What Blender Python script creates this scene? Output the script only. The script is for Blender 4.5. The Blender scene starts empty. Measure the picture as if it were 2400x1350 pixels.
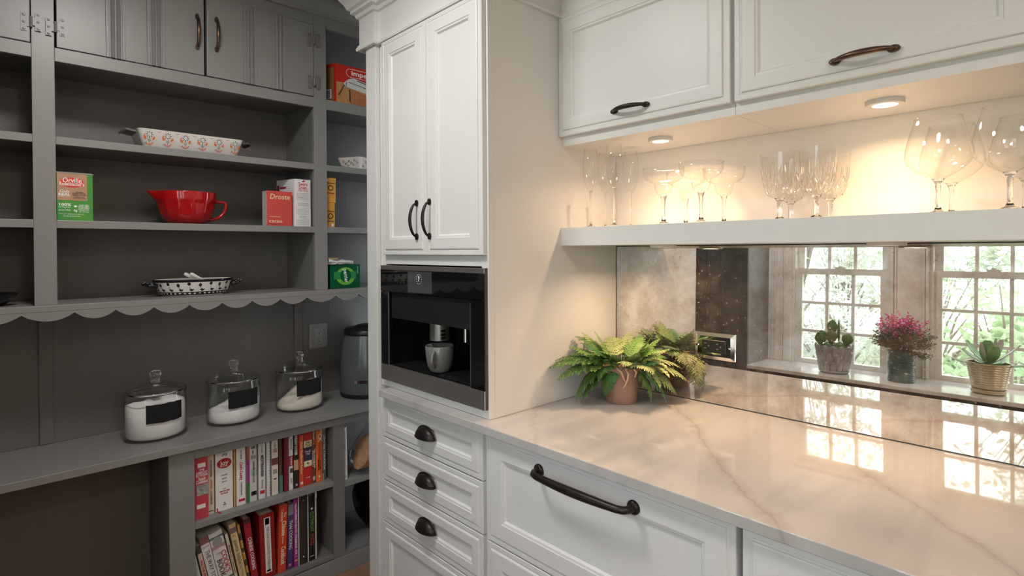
import bpy, bmesh, math, random
from mathutils import Vector, Matrix
random.seed(7)
sc = bpy.context.scene
C = sc.collection
PI = math.pi
# ------------------------------------------------------------------ camera
F_PX, CX, CY = 1298.8, 1200.0, 596.86
yaw, pitch, roll = math.radians(46.49), math.radians(-.49), math.radians(.33)
fw = Vector((-math.sin(yaw)*math.cos(pitch), math.cos(yaw)*math.cos(pitch), math.sin(pitch)))
rt = Vector((math.cos(yaw), math.sin(yaw), 0)); dn = fw.cross(rt)
R2 = math.cos(roll)*rt + math.sin(roll)*dn
D2 = -math.sin(roll)*rt + math.cos(roll)*dn
cd = bpy.data.cameras.new('camera'); cam = bpy.data.objects.new('camera', cd); C.objects.link(cam)
cd.sensor_fit = 'HORIZONTAL'; cd.sensor_width = 36; cd.lens = 36*F_PX/2400
cd.shift_x = 0; cd.shift_y = -(675-CY)/2400; cd.clip_start = .02
cam.matrix_world = Matrix(((R2.x, -D2.x, -fw.x, 0), (R2.y, -D2.y, -fw.y, 0), (R2.z, -D2.z, -fw.z, 1.415), (0, 0, 0, 1)))
sc.camera = cam
# ------------------------------------------------------------------ sky, exposure
w = bpy.data.worlds.new('sky'); sc.world = w; w.use_nodes = True
bg = w.node_tree.nodes['Background']; bg.inputs[0].default_value = (.87, .94, 1, 1); bg.inputs[1].default_value = 7.6
vs = sc.view_settings; vs.view_transform = 'Standard'; vs.look = 'None'; vs.exposure = -.27; vs.gamma = 1.0; vs.use_curve_mapping = False
sc.cycles.use_denoising = True
sc.cycles.transparent_max_bounces = 28; sc.cycles.use_adaptive_sampling = True; sc.cycles.adaptive_threshold = .1; sc.cycles.adaptive_min_samples = 16; sc.cycles.max_bounces = 8; sc.cycles.transmission_bounces = 8; sc.cycles.glossy_bounces = 4; sc.cycles.diffuse_bounces = 4
sc.cycles.caustics_reflective = False; sc.cycles.caustics_refractive = False
sc.cycles.sample_clamp_indirect = 6
CEIL_W = 17.0      # ceiling fixture power
PUCK_W = 2.1      # shelf puck power
# ------------------------------------------------------------------ helpers
class MB:
    def __init__(s): s.v, s.f, s.m = [], [], []
    def add(s, vs_, fs, mi=0):
        o = len(s.v); s.v += [tuple(p) for p in vs_]; s.f += [[i+o for i in f] for f in fs]; s.m += [mi]*len(fs); return s
    def box(s, x0, x1, y0, y1, z0, z1, mi=0):
        vs_ = [(x, y, z) for x in (x0, x1) for y in (y0, y1) for z in (z0, z1)]
        return s.add(vs_, [(0,1,3,2),(4,6,7,5),(0,4,5,1),(2,3,7,6),(0,2,6,4),(1,5,7,3)], mi)
    def prism(s, poly, fn, d0, d1, mi=0):
        n = len(poly); vs_ = [fn(a, b, d0) for a, b in poly]+[fn(a, b, d1) for a, b in poly]
        return s.add(vs_, [list(range(n)), list(range(2*n-1, n-1, -1))]+[(i, i+n, (i+1) % n+n, (i+1) % n) for i in range(n)], mi)
    def lathe(s, prof, c=(0,0,0), seg=28, sx=1, sy=1, mi=0, mod=None, a0=0, a1=2*PI, cap=True):
        full = abs(a1-a0-2*PI) < 1e-6; ns = seg if full else seg+1
        vs_ = []
        for r, z in prof:
            for i in range(ns):
                t = a0+(a1-a0)*i/seg; k = mod(t, z, r) if mod else 1
                vs_.append((c[0]+r*k*sx*math.cos(t), c[1]+r*k*sy*math.sin(t), c[2]+z))
        fs = []
        for j in range(len(prof)-1):
            for i in range(seg):
                i2 = (i+1) % ns
                fs.append((j*ns+i, j*ns+i2, (j+1)*ns+i2, (j+1)*ns+i))
        if full and cap:
            if prof[0][0] > 1e-5 and (len(prof) < 3 or prof[0] != prof[-1]): fs.append(list(range(ns))[::-1])
            if prof[-1][0] > 1e-5 and prof[0] != prof[-1]: fs.append([(len(prof)-1)*ns+i for i in range(ns)])
        return s.add(vs_, fs, mi)
    def tube(s, pts, r, seg=10, mi=0, flat=1.0, closed=False):
        pts = [Vector(p) for p in pts]; n = len(pts)
        rs = r if isinstance(r, (list, tuple)) else [r]*n
        up = None; vs_ = []
        for i in range(n):
            if closed: t = pts[(i+1) % n]-pts[i-1]
            else: t = pts[min(i+1, n-1)]-pts[max(i-1, 0)]
            t = t.normalized() if t.length > 1e-9 else Vector((0, 0, 1))
            if up is None:
                up = Vector((0, 0, 1)) if abs(t.z) < .9 else Vector((1, 0, 0))
            b = t.cross(up); b.normalize(); up = b.cross(t); up.normalize()
            for k in range(seg):
                a = 2*PI*k/seg
                vs_.append(pts[i]+(b*math.cos(a)+up*math.sin(a)*flat)*rs[i])
        fs = []
        for i in range(n if closed else n-1):
            for k in range(seg):
                k2 = (k+1) % seg; j = (i+1) % n
                fs.append((i*seg+k, i*seg+k2, j*seg+k2, j*seg+k))
        if not closed: fs += [list(range(seg))[::-1], [(n-1)*seg+k for k in range(seg)]]
        return s.add(vs_, fs, mi)
    def rings(s, a0, a1, b0, b1, prof, fn, mi=0):
        # nested rectangles: prof = [(inset, depth)], fn(a, b, depth) -> point
        vs_ = []
        for i, d in prof: vs_ += [fn(a0+i, b0+i, d), fn(a1-i, b0+i, d), fn(a1-i, b1-i, d), fn(a0+i, b1-i, d)]
        fs = [(3, 2, 1, 0)]
        for j in range(len(prof)-1):
            for k in range(4):
                fs.append((4*j+k, 4*j+(k+1) % 4, 4*j+4+(k+1) % 4, 4*j+4+k))
        e = 4*(len(prof)-1); fs.append((e, e+1, e+2, e+3))
        return s.add(vs_, fs, mi)
    def sweep(s, path, prof, mi=0):
        # path of (x,y); profile (out, z); out = to the right of travel; mitred
        n = len(path); P = [Vector((p[0], p[1])) for p in path]; vs_ = []
        def nr(a, b):
            d = (b-a).normalized(); return Vector((d.y, -d.x))
        for i in range(n):
            if i == 0: m = nr(P[0], P[1])
            elif i == n-1: m = nr(P[-2], P[-1])
            else:
                a, b = nr(P[i-1], P[i]), nr(P[i], P[i+1]); m = (a+b); m = m/max(.2, m.dot(a))
            for o, z in prof: vs_.append((P[i].x+m.x*o, P[i].y+m.y*o, z))
        k = len(prof); fs = []
        for i in range(n-1):
            for j in range(k):
                j2 = (j+1) % k
                fs.append((i*k+j, i*k+j2, (i+1)*k+j2, (i+1)*k+j))
        fs += [list(range(k))[::-1], [(n-1)*k+j for j in range(k)]]
        return s.add(vs_, fs, mi)
    def xf(s, M, start=0):
        s.v[start:] = [tuple(M @ Vector(p)) for p in s.v[start:]]; return s
    def mesh(s, name, mats, smooth=False, org=(0,0,0), recalc=True):
        me = bpy.data.meshes.new(name)
        me.from_pydata([(p[0]-org[0], p[1]-org[1], p[2]-org[2]) for p in s.v], [], s.f)
        for m_ in (mats if isinstance(mats, (list, tuple)) else [mats]): me.materials.append(m_)
        if any(s.m): me.polygons.foreach_set('material_index', s.m)
        if recalc:
            bm = bmesh.new(); bm.from_mesh(me); bmesh.ops.recalc_face_normals(bm, faces=bm.faces); bm.to_mesh(me); bm.free()
        if smooth:
            me.polygons.foreach_set('use_smooth', [True]*len(me.polygons))
            if smooth is not True: me.set_sharp_from_angle(angle=math.radians(smooth))
        me.update(); return me
def worldloc(o):
    l = Vector((0,0,0))
    while o is not None: l += o.location; o = o.parent
    return l
def obj(name, mb, mats, parent=None, smooth=False, bevel=0, local=False, recalc=True):
    # world coordinates unless local: the mesh is shifted to the parent's origin
    org = (0,0,0) if local or parent is None else worldloc(parent)
    me = mb.mesh(name, mats, smooth, org, recalc)
    o = bpy.data.objects.new(name, me); C.objects.link(o); o.parent = parent
    if bevel:
        b = o.modifiers.new('edge', 'BEVEL'); b.width = bevel; b.segments = 2; b.limit_method = 'ANGLE'; b.angle_limit = math.radians(50)
    return o
def tag(o, label, cat, group=None, kind=None):
    if label: o['label'] = label
    if cat: o['category'] = cat
    if group: o['group'] = group
    if kind: o['kind'] = kind
    return o
def thing(name, label, cat, loc=(0,0,0), rot=0, group=None):
    o = bpy.data.objects.new(name, None); C.objects.link(o); o.location = loc; o.rotation_euler = (0, 0, rot); o.empty_display_size = .05
    return tag(o, label, cat, group)
def struct(name, mb, mats, parent=None, **k):
    o = obj(name, mb, mats, parent, **k)
    if parent is None: o['kind'] = 'structure'
    return o
def copy_tree(o, parent=None):
    c = o.copy(); C.objects.link(c); c.parent = parent
    for ch in list(o.children): copy_tree(ch, c)
    return c
_txt = {}
def text_mesh(s, size, bold=0, shear=0, align='CENTER', space=1, depth=.0004):
    cu = bpy.data.curves.new('lettering', 'FONT'); cu.body = s; cu.size = size; cu.offset = bold*size; cu.shear = shear
    cu.align_x = align; cu.align_y = 'CENTER'; cu.space_character = space; cu.extrude = depth; cu.resolution_u = 2; cu.space_line = .85
    o = bpy.data.objects.new('lettering', cu); C.objects.link(o)
    dg = bpy.context.evaluated_depsgraph_get(); me = bpy.data.meshes.new_from_object(o.evaluated_get(dg))
    bpy.data.objects.remove(o); bpy.data.curves.remove(cu); return me
def text_to(mb, s, size, M, mi=0, fitw=None, **k):
    me = text_mesh(s, size, **k)
    if not me.vertices: return
    xs = [v.co.x for v in me.vertices]; wd = max(xs)-min(xs); kx = 1
    if fitw: kx = fitw/max(wd, 1e-6)
    mb.add([M @ Vector((v.co.x*kx, v.co.y, v.co.z)) for v in me.vertices], [tuple(p.vertices) for p in me.polygons], mi)
    bpy.data.meshes.remove(me)
# mapping functions for flat faces
def fy(y): return lambda a, b, d: (a, y+d, b)        # faces -y; a = x, b = z, depth inward
def fx(x): return lambda a, b, d: (x-d, a, b)        # faces +x; a = y, b = z
def MX(x, y, z, rz=0):
    # text frame on a face that looks to +x: text right = +y, up = +z
    return Matrix.Translation((x, y, z)) @ Matrix(((0,0,1,0),(1,0,0,0),(0,1,0,0),(0,0,0,1))) @ Matrix.Rotation(rz, 4, 'Z')
def MY(x, y, z, rz=0):
    # face that looks to -y: right = +x, up = +z
    return Matrix.Translation((x, y, z)) @ Matrix(((1,0,0,0),(0,0,-1,0),(0,1,0,0),(0,0,0,1))) @ Matrix.Rotation(rz, 4, 'Z')
# ------------------------------------------------------------------ materials
def mat(name, col, rough=.5, metal=0, spec=.5, bump=None, noise=None, trans=0, ior=1.45, coat=0, emit=None, alpha=None, sss=0):
    m = bpy.data.materials.new(name); m.use_nodes = True; nt = m.node_tree; b = nt.nodes['Principled BSDF']
    b.inputs['Base Color'].default_value = (*col, 1); b.inputs['Roughness'].default_value = rough; b.inputs['Metallic'].default_value = metal
    b.inputs['Specular IOR Level'].default_value = spec; b.inputs['IOR'].default_value = ior
    if trans: b.inputs['Transmission Weight'].default_value = trans
    if coat: b.inputs['Coat Weight'].default_value = coat; b.inputs['Coat Roughness'].default_value = .06
    if emit: b.inputs['Emission Color'].default_value = (*emit[:3], 1); b.inputs['Emission Strength'].default_value = emit[3]
    if alpha is not None: b.inputs['Alpha'].default_value = alpha
    L = nt.links.new; N = nt.nodes.new
    if noise or bump:
        tc = N('ShaderNodeTexCoord')
    if noise:   # (scale xyz, amount, second colour)
        mp = N('ShaderNodeMapping'); L(tc.outputs['Object'], mp.inputs[0]); mp.inputs['Scale'].default_value = noise[0]
        n = N('ShaderNodeTexNoise'); n.inputs['Scale'].default_value = 1; n.inputs['Detail'].default_value = 5; L(mp.outputs[0], n.inputs['Vector'])
        r = N('ShaderNodeValToRGB'); r.color_ramp.elements[0].position = .5-noise[1]; r.color_ramp.elements[1].position = .5+noise[1]
        r.color_ramp.elements[0].color = (*col, 1); r.color_ramp.elements[1].color = (*noise[2], 1)
        L(n.outputs['Fac'], r.inputs[0]); L(r.outputs[0], b.inputs['Base Color'])
    if bump:    # (scale xyz, strength, distance)
        mp = N('ShaderNodeMapping'); L(tc.outputs['Object'], mp.inputs[0]); mp.inputs['Scale'].default_value = bump[0]
        n = N('ShaderNodeTexNoise'); n.inputs['Scale'].default_value = 1; n.inputs['Detail'].default_value = 4; L(mp.outputs[0], n.inputs['Vector'])
        bp = N('ShaderNodeBump'); bp.inputs['Strength'].default_value = bump[1]; bp.inputs['Distance'].default_value = bump[2]
        L(n.outputs['Fac'], bp.inputs['Height']); L(bp.outputs[0], b.inputs['Normal'])
    return m
WHITE = mat('white_paint', (.70, .70, .695), .38)
WALLP = mat('wall_paint', (.80, .77, .73), .6)
CREAM = mat('cream_trim_paint', (.72, .70, .66), .45)
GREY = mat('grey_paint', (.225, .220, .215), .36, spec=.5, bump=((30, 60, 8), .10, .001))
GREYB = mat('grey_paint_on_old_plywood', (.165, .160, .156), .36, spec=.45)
def ridges(m):   # sparse raised grain of old fir plywood under the paint
    nt = m.node_tree; N = nt.nodes.new; L_ = nt.links.new; b = nt.nodes['Principled BSDF']; tc = N('ShaderNodeTexCoord'); hs = []
    for sc_, lo, hi in (((25, 95, 7), .56, .72), ((4, 14, 3), .45, .7)):
        mp = N('ShaderNodeMapping'); mp.inputs['Scale'].default_value = sc_; L_(tc.outputs['Object'], mp.inputs[0])
        n = N('ShaderNodeTexNoise'); n.inputs['Scale'].default_value = 1; n.inputs['Detail'].default_value = 5; L_(mp.outputs[0], n.inputs['Vector'])
        r = N('ShaderNodeMapRange'); r.inputs[1].default_value = lo; r.inputs[2].default_value = hi; L_(n.outputs['Fac'], r.inputs[0]); hs.append(r.outputs[0])
    mu = N('ShaderNodeMath'); mu.operation = 'MULTIPLY'; L_(hs[0], mu.inputs[0]); L_(hs[1], mu.inputs[1])
    bp = N('ShaderNodeBump'); bp.inputs['Strength'].default_value = .4; bp.inputs['Distance'].default_value = .0016; L_(mu.outputs[0], bp.inputs['Height']); L_(bp.outputs[0], b.inputs['Normal'])
ridges(GREYB)
GREY_SHADE = mat('shaded_grey_paint', (.075, .072, .070), .4)  # the grey paint darkened: shade on the closet front put into its colour
BRONZE = mat('oil_rubbed_bronze', (.022, .021, .021), .36, .6, noise=((40, 40, 40), .12, (.036, .028, .025)))
BRONZE2 = mat('worn_bronze', (.075, .058, .048), .33, .8, noise=((50, 50, 50), .15, (.16, .09, .06)))
HINGE = mat('painted_hinge', (.17, .166, .162), .34)
STEEL = mat('brushed_steel', (.30, .28, .275), .32, .75, bump=((3, 3, 300), .1, .001))
CHROME = mat('chrome', (.85, .85, .86), .06, 1)
BGLASS = mat('black_glass', (.006, .006, .007), .03, spec=.6)
BLACK = mat('black_plastic', (.012, .012, .013), .35)
BLACKM = mat('matte_black', (.008, .008, .009), .6)
GLASS = mat('clear_glass', (1, 1, 1), .0, trans=1, ior=1.47)

FLOORM = mat('wood_floor', (.20, .115, .07), .35, noise=((3, 40, 3), .2, (.28, .165, .10)))
EMW = mat('warm_led_lens', (1, .95, .85), .4, emit=(1, .80, .55, 12))
EMC = mat('ceiling_lamp_diffuser', (1, 1, 1), .4, emit=(1, .95, .88, 6))
def marble():
    m = bpy.data.materials.new('polished_marble'); m.use_nodes = True; nt = m.node_tree; b = nt.nodes['Principled BSDF']; N = nt.nodes.new; L = nt.links.new
    b.inputs['Roughness'].default_value = .022; b.inputs['Specular IOR Level'].default_value = .62
    tc = N('ShaderNodeTexCoord'); co = tc.outputs['Object']
    def noise(scale, detail=6, dist=0, vec=None):
        n = N('ShaderNodeTexNoise'); n.inputs['Scale'].default_value = scale; n.inputs['Detail'].default_value = detail; n.inputs['Distortion'].default_value = dist
        L(vec or co, n.inputs['Vector']); return n.outputs['Fac']
    def math_(op, a, b_=None):
        n = N('ShaderNodeMath'); n.operation = op
        for i, q in enumerate((a, b_)):
            if q is None: continue
            if isinstance(q, (int, float)): n.inputs[i].default_value = q
            else: L(q, n.inputs[i])
        return n.outputs[0]
    def ramp(v, stops):
        r = N('ShaderNodeValToRGB'); e = r.color_ramp.elements
        while len(e) < len(stops): e.new(.5)
        for q, (p, c) in zip(e, stops): q.position = p; q.color = (*c, 1)
        L(v, r.inputs[0]); return r.outputs[0]
    def mix(f, a, b_):
        n = N('ShaderNodeMix'); n.data_type = 'RGBA'; L(f, n.inputs[0]) if not isinstance(f, float) else None
        for i, q in ((6, a), (7, b_)):
            if isinstance(q, tuple): n.inputs[i].default_value = (*q, 1)
            else: L(q, n.inputs[i])
        return n.outputs[2]
    mp = N('ShaderNodeMapping'); mp.inputs['Rotation'].default_value = (0, 0, math.radians(-43)); mp.inputs['Scale'].default_value = (9, 1.6, 5); L(co, mp.inputs[0])
    base = ramp(noise(.9, 7, .6, mp.outputs[0]), [(.25, (.39, .385, .38)), (.5, (.49, .468, .456)), (.8, (.56, .535, .52))])
    sx = N('ShaderNodeSeparateXYZ'); L(co, sx.inputs[0])
    wob = math_('MULTIPLY', math_('SUBTRACT', noise(5, 8), .5), .10)
    fine = math_('MULTIPLY', math_('SUBTRACT', noise(40, 4), .5), .016)
    col = base
    # veins: nx*x + ny*y = c
    for nx, ny, c, wd, st in ((.736, .677, .405, .008, .42), (.705, .709, .762, .007, .40), (.72, .69, -.02, .005, .22), (.70, .71, 1.13, .006, .25), (.76, .65, .19, .004, .10)):
        d = math_('ABSOLUTE', math_('ADD', math_('ADD', math_('ADD', math_('MULTIPLY', sx.outputs[0], nx), math_('MULTIPLY', sx.outputs[1], ny)), -c), math_('ADD', wob, fine)))
        f = ramp(math_('DIVIDE', d, wd*3), [(0, (st, st, st)), (.18, (st*.45,)*3), (1, (0, 0, 0))])
        col = mix(f, col, (.24, .185, .15))
    L(col, b.inputs['Base Color']); return m
MARBLE = marble()
def antique():
    m = bpy.data.materials.new('antiqued_mirror'); m.use_nodes = True; nt = m.node_tree; b = nt.nodes['Principled BSDF']; N = nt.nodes.new; L = nt.links.new
    out = nt.nodes['Material Output']
    b.inputs['Metallic'].default_value = 1; b.inputs['Roughness'].default_value = .012; b.inputs['Base Color'].default_value = (.90, .88, .85, 1)
    df = N('ShaderNodeBsdfDiffuse'); tc = N('ShaderNodeTexCoord')
    n1 = N('ShaderNodeTexNoise'); n1.inputs['Scale'].default_value = 14; n1.inputs['Detail'].default_value = 9; n1.inputs['Roughness'].default_value = .68; L(tc.outputs['Object'], n1.inputs['Vector'])
    n2 = N('ShaderNodeTexNoise'); n2.inputs['Scale'].default_value = 110; n2.inputs['Detail'].default_value = 3; L(tc.outputs['Object'], n2.inputs['Vector'])
    r1 = N('ShaderNodeValToRGB'); e = r1.color_ramp.elements; e[0].position = .36; e[0].color = (.02,)*3+(1,); e[1].position = .72; e[1].color = (.12,)*3+(1,); L(n1.outputs['Fac'], r1.inputs[0])
    r2 = N('ShaderNodeValToRGB'); e = r2.color_ramp.elements; e[0].position = .63; e[0].color = (0,)*3+(1,); e[1].position = .73; e[1].color = (.34,)*3+(1,); L(n2.outputs['Fac'], r2.inputs[0])
    ad = N('ShaderNodeMath'); ad.operation = 'ADD'; ad.use_clamp = True; L(r1.outputs[0], ad.inputs[0]); L(r2.outputs[0], ad.inputs[1])
    n3 = N('ShaderNodeTexNoise'); n3.inputs['Scale'].default_value = 9; n3.inputs['Detail'].default_value = 8; n3.inputs['Roughness'].default_value = .7; L(tc.outputs['Object'], n3.inputs['Vector'])
    r3 = N('ShaderNodeValToRGB'); e = r3.color_ramp.elements; e[0].position = .40; e[0].color = (.91, .90, .88, 1); e[1].position = .64; e[1].color = (.58, .52, .46, 1); L(n3.outputs['Fac'], r3.inputs[0]); L(r3.outputs[0], b.inputs['Base Color'])
    df.inputs['Color'].default_value = (.42, .39, .36, 1)
    mx = N('ShaderNodeMixShader'); L(ad.outputs[0], mx.inputs[0]); L(b.outputs[0], mx.inputs[1]); L(df.outputs[0], mx.inputs[2]); L(mx.outputs[0], out.inputs[0])
    return m
ANTIQUE = antique()
def thin_glass(name, tint=(1, 1, 1), ior=1.45, rough=0.0, edge=.55):
    # clear thin-walled glass: straight transmission plus fresnel reflection
    m = bpy.data.materials.new(name); m.use_nodes = True; nt = m.node_tree; N = nt.nodes.new; L_ = nt.links.new
    nt.nodes.remove(nt.nodes['Principled BSDF']); out = nt.nodes['Material Output']
    tr = N('ShaderNodeBsdfTransparent'); tr.inputs[0].default_value = (*tint, 1); gl = N('ShaderNodeBsdfGlossy'); gl.inputs['Roughness'].default_value = rough
    # Schlick reflectance, the same from both sides of the wall
    lw = N('ShaderNodeLayerWeight'); lw.inputs[0].default_value = .5; pw = N('ShaderNodeMath'); pw.operation = 'POWER'; pw.inputs[1].default_value = 4.0; L_(lw.outputs['Facing'], pw.inputs[0])
    f0 = ((ior-1)/(ior+1))**2; ma = N('ShaderNodeMath'); ma.operation = 'MULTIPLY_ADD'; ma.inputs[1].default_value = (1-f0)*edge; ma.inputs[2].default_value = f0; L_(pw.outputs[0], ma.inputs[0])
    mx = N('ShaderNodeMixShader'); L_(ma.outputs[0], mx.inputs[0]); L_(tr.outputs[0], mx.inputs[1]); L_(gl.outputs[0], mx.inputs[2]); L_(mx.outputs[0], out.inputs[0])
    return m
THIN = thin_glass('thin_clear_glass', (.985, .985, .98))
PANE = thin_glass('window_glass', (.97, .98, .98))
JARG = thin_glass('jar_glass', (.965, .968, .965), 1.5, 0, 1.0)
# ------------------------------------------------------------------ key planes (metres)
XP, YM, YT = -1.225, 1.695, 1.069           # tall-cabinet side, mirror wall, tall-cabinet face
XU, XB, XC, XL = -2.315, -2.62, -2.25, -2.28  # pantry face, back, worktop front, bookcase face
ZC, ZP, ZS = .915, .7206, 1.487             # counter, pantry worktop, glass shelf tops
CEIL = 2.52
XR = 3.4
# ------------------------------------------------------------------ room shell
struct('floor', MB().box(-2.75, XR, -1.0, 2.6, -.05, 0), FLOORM)
struct('ceiling', MB().box(-2.75, XR, -1.0, 2.6, CEIL, CEIL+.05), mat('ceiling_white', (.8, .79, .77), .7))
struct('wall_left', MB().box(-2.70, -2.64, -1.0, 2.6, 0, CEIL), GREY)
struct('wall_back', MB().box(-1.9, XR, YM+.001, YM+.1, ZS, CEIL).box(-1.9, XR, YM+.045, YM+.1, 0, ZS), WALLP)
struct('wall_right', MB().box(XR, XR+.06, -1.0, 2.6, 0, CEIL), WALLP)
struct('wall_pantry_end', MB().box(-2.7, -1.9, 2.0, 2.08, 0, CEIL), GREY)
WY = -.70   # window wall face
wx = [(-1.402, -.821), (-.629, -.048), (.144, .725)]    # rough openings
wz0, wz1 = .685, 2.02
mb = MB()
xs = [-2.7]+[q for a in wx for q in a]+[XR]
for i in range(0, len(xs), 2): mb.box(xs[i], xs[i+1], WY-.14, WY, 0, CEIL)
for a, b in wx: mb.box(a, b, WY-.14, WY, 0, wz0); mb.box(a, b, WY-.14, WY, wz1, CEIL)
struct('wall_front', mb, CREAM)
def window(n, x0, x1):
    fr = MB(); t = .02
    fr.box(x0, x0+t, WY-.13, WY, wz0, wz1); fr.box(x1-t, x1, WY-.13, WY, wz0, wz1); fr.box(x0, x1, WY-.13, WY, wz1-t, wz1); fr.box(x0, x1, WY-.13, WY, wz0, wz0+t)
    w_ = struct('window_%d' % n, fr, CREAM)
    zm = 1.338
    for k, (z0, z1, yy) in enumerate(((wz0+t, zm+.02, WY-.035), (zm-.02, wz1-t, WY-.085))):
        s = MB(); a, b = x0+t, x1-t; g = .040
        s.box(a, a+g, yy-.018, yy+.018, z0, z1); s.box(b-g, b, yy-.018, yy+.018, z0, z1)
        s.box(a+g, b-g, yy-.018, yy+.018, z0, z0+(.035 if k == 0 else .04)); s.box(a+g, b-g, yy-.018, yy+.018, z1-.04, z1)
        sash = obj('sash', s, CREAM, w_)
        zb, zt = z0+(.035 if k == 0 else .04), z1-.04
        for q in (1, 2):
            xm = a+g+(b-a-2*g)*q/3; obj('muntin', MB().box(xm-.009, xm+.009, yy-.012, yy+.012, zb, zt), CREAM, sash)
            zz = zb+(zt-zb)*q/3; obj('muntin', MB().box(a+g, b-g, yy-.010, yy+.010, zz-.009, zz+.009), CREAM, sash)
        for ci in range(3):
            for ri in range(3):
                cw, rh = (b-a-2*g)/3, (zt-zb)/3
                obj('pane', MB().box(a+g+cw*ci+.009, a+g+cw*(ci+1)-.009, yy-.002, yy+.002, zb+rh*ri+.009, zb+rh*(ri+1)-.009), PANE, sash)
        if k == 0: obj('sash_lock', MB().box((a+b)/2-.03, (a+b)/2+.03, yy-.015, yy+.012, z1, z1+.012).lathe([(.012, 0), (.012, .02), (0, .02)], ((a+b)/2, yy, z1), 10), CREAM, sash)
    return w_
for i, (a, b) in enumerate(wx[:2]): window(i+1, a, b)
# the third window lies wholly outside the picture: kept as a plain glazed opening so that its daylight comes in
struct('window_3', MB().box(wx[2][0], wx[2][1], WY-.09, WY-.07, wz0, wz0+.04).box(wx[2][0], wx[2][1], WY-.09, WY-.07, wz1-.04, wz1).box(wx[2][0], wx[2][1], WY-.09, WY-.07, 1.24, 1.28), CREAM)
def casing(n, x0, x1):
    m = MB(); m.box(x0, x1, WY, WY+.018, .71, 2.1)
    wd = x1-x0
    for q in ((.42, .52, .72, .80) if n == 1 else (.06, .14, .88, .95)): m.box(x0+wd*q-.005, x0+wd*q+.005, WY+.018, WY+.027, .71, 2.1)
    struct('trim_%d' % n, m, CREAM, bevel=.003)
casing(1, -1.608, -1.402); casing(2, -.821, -.629); casing(3, -.048, .144)
struct('trim_4', MB().box(-1.608, .9, WY+.0005, WY+.03, 2.02, 2.16), CREAM)
struct('windowsill', MB().box(-1.552, 1.1, -.735, -.31, .686, .710), mat('white_stone_ledge', (.66, .64, .61), .12), bevel=.003)
# ------------------------------------------------------------------ ceiling lamps
for i, (x, y) in enumerate(((-1.35, .25), (.9, .3), (2.3, .45))):
    t = thing('ceiling_lamp', ('flush round ceiling lamp in front of the pantry shelves', 'flush round ceiling lamp above the marble counter', 'flush round ceiling lamp near the far kitchen wall')[i], 'lamp', (x, y, CEIL), group='flush ceiling lamps')
    obj('rim', MB().lathe([(.17, -.012), (.19, -.012), (.19, 0), (.17, 0)], (0, 0, 0), 40), WHITE, t, 40, local=True)
    obj('diffuser', MB().lathe([(0, -.035), (.09, -.032), (.15, -.02), (.17, -.004), (.17, 0)], (0, 0, 0), 40), EMC, t, True, local=True)
    ld = bpy.data.lights.new('ceiling_lamp_light', 'AREA'); ld.shape = 'DISK'; ld.size = .36; ld.energy = CEIL_W*(1.1, .85, .9)[i]; ld.color = ((1, .97, .93), (1, .80, .60), (1, .80, .60))[i]
    lo = bpy.data.objects.new('lamp_light', ld); C.objects.link(lo); lo.parent = t; lo.location = (0, 0, -.045)
# ------------------------------------------------------------------ hardware builders (local frame: length along x, out = -y)
def arch_pull(L_, out, r, foot):
    m = MB(); pts = []; rs = []
    n = 18
    for i in range(n+1):
        s_ = i/n; x = -L_/2+L_*s_; k = math.sin(PI*s_)
        pts.append((x, -.006-out*(k**.55), 0)); rs.append(r*(.75+.35*k))
    m.tube(pts, rs, 10, flat=1.25)
    for sg in (-1, 1):
        poly = [(sg*L_/2+foot*1.15*math.cos(a), foot*.72*math.sin(a)) for a in [2*PI*q/16 for q in range(16)]]
        m.prism(poly, lambda a, b, d: (a, d, b), -.006, 0)
        k = len(m.v); m.lathe([(.0034, 0), (.003, .0016), (0, .002)], (0, 0, 0), 8); m.xf(Matrix.Translation((sg*(L_/2+foot*.55), -.006, 0)) @ Matrix.Rotation(PI/2, 4, 'X'), k)
    return m
def place(mb, x, y, z, face='-y', turn=0):
    M = Matrix.Translation((x, y, z))
    if face == '+x': M = M @ Matrix.Rotation(PI/2, 4, 'Z')
    M = M @ Matrix.Rotation(turn, 4, 'Y')
    return mb.xf(M)
def cup_pull(wd, ht, out):
    m = MB(); nu, nv = 20, 10; vs_ = []
    for j in range(nv+1):
        v = PI/2*j/nv
        for i in range(nu+1):
            u = PI*i/nu
            vs_.append((wd/2*math.cos(u), -out*math.sin(u)*math.cos(v)-.002, ht*math.sin(u)*math.sin(v)))
    fs = [(j*(nu+1)+i, j*(nu+1)+i+1, (j+1)*(nu+1)+i+1, (j+1)*(nu+1)+i) for j in range(nv) for i in range(nu)]
    m.add(vs_, fs)
    # lip at the lower edge and flange against the drawer
    m.tube([(wd/2*math.cos(PI*i/20), -out*math.sin(PI*i/20)-.002, 0) for i in range(21)], .0016, 6)
    m.tube([((wd/2+.002)*math.cos(PI*i/20), -.002, (ht+.002)*math.sin(PI*i/20)) for i in range(21)], .0022, 6)
    return m
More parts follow.
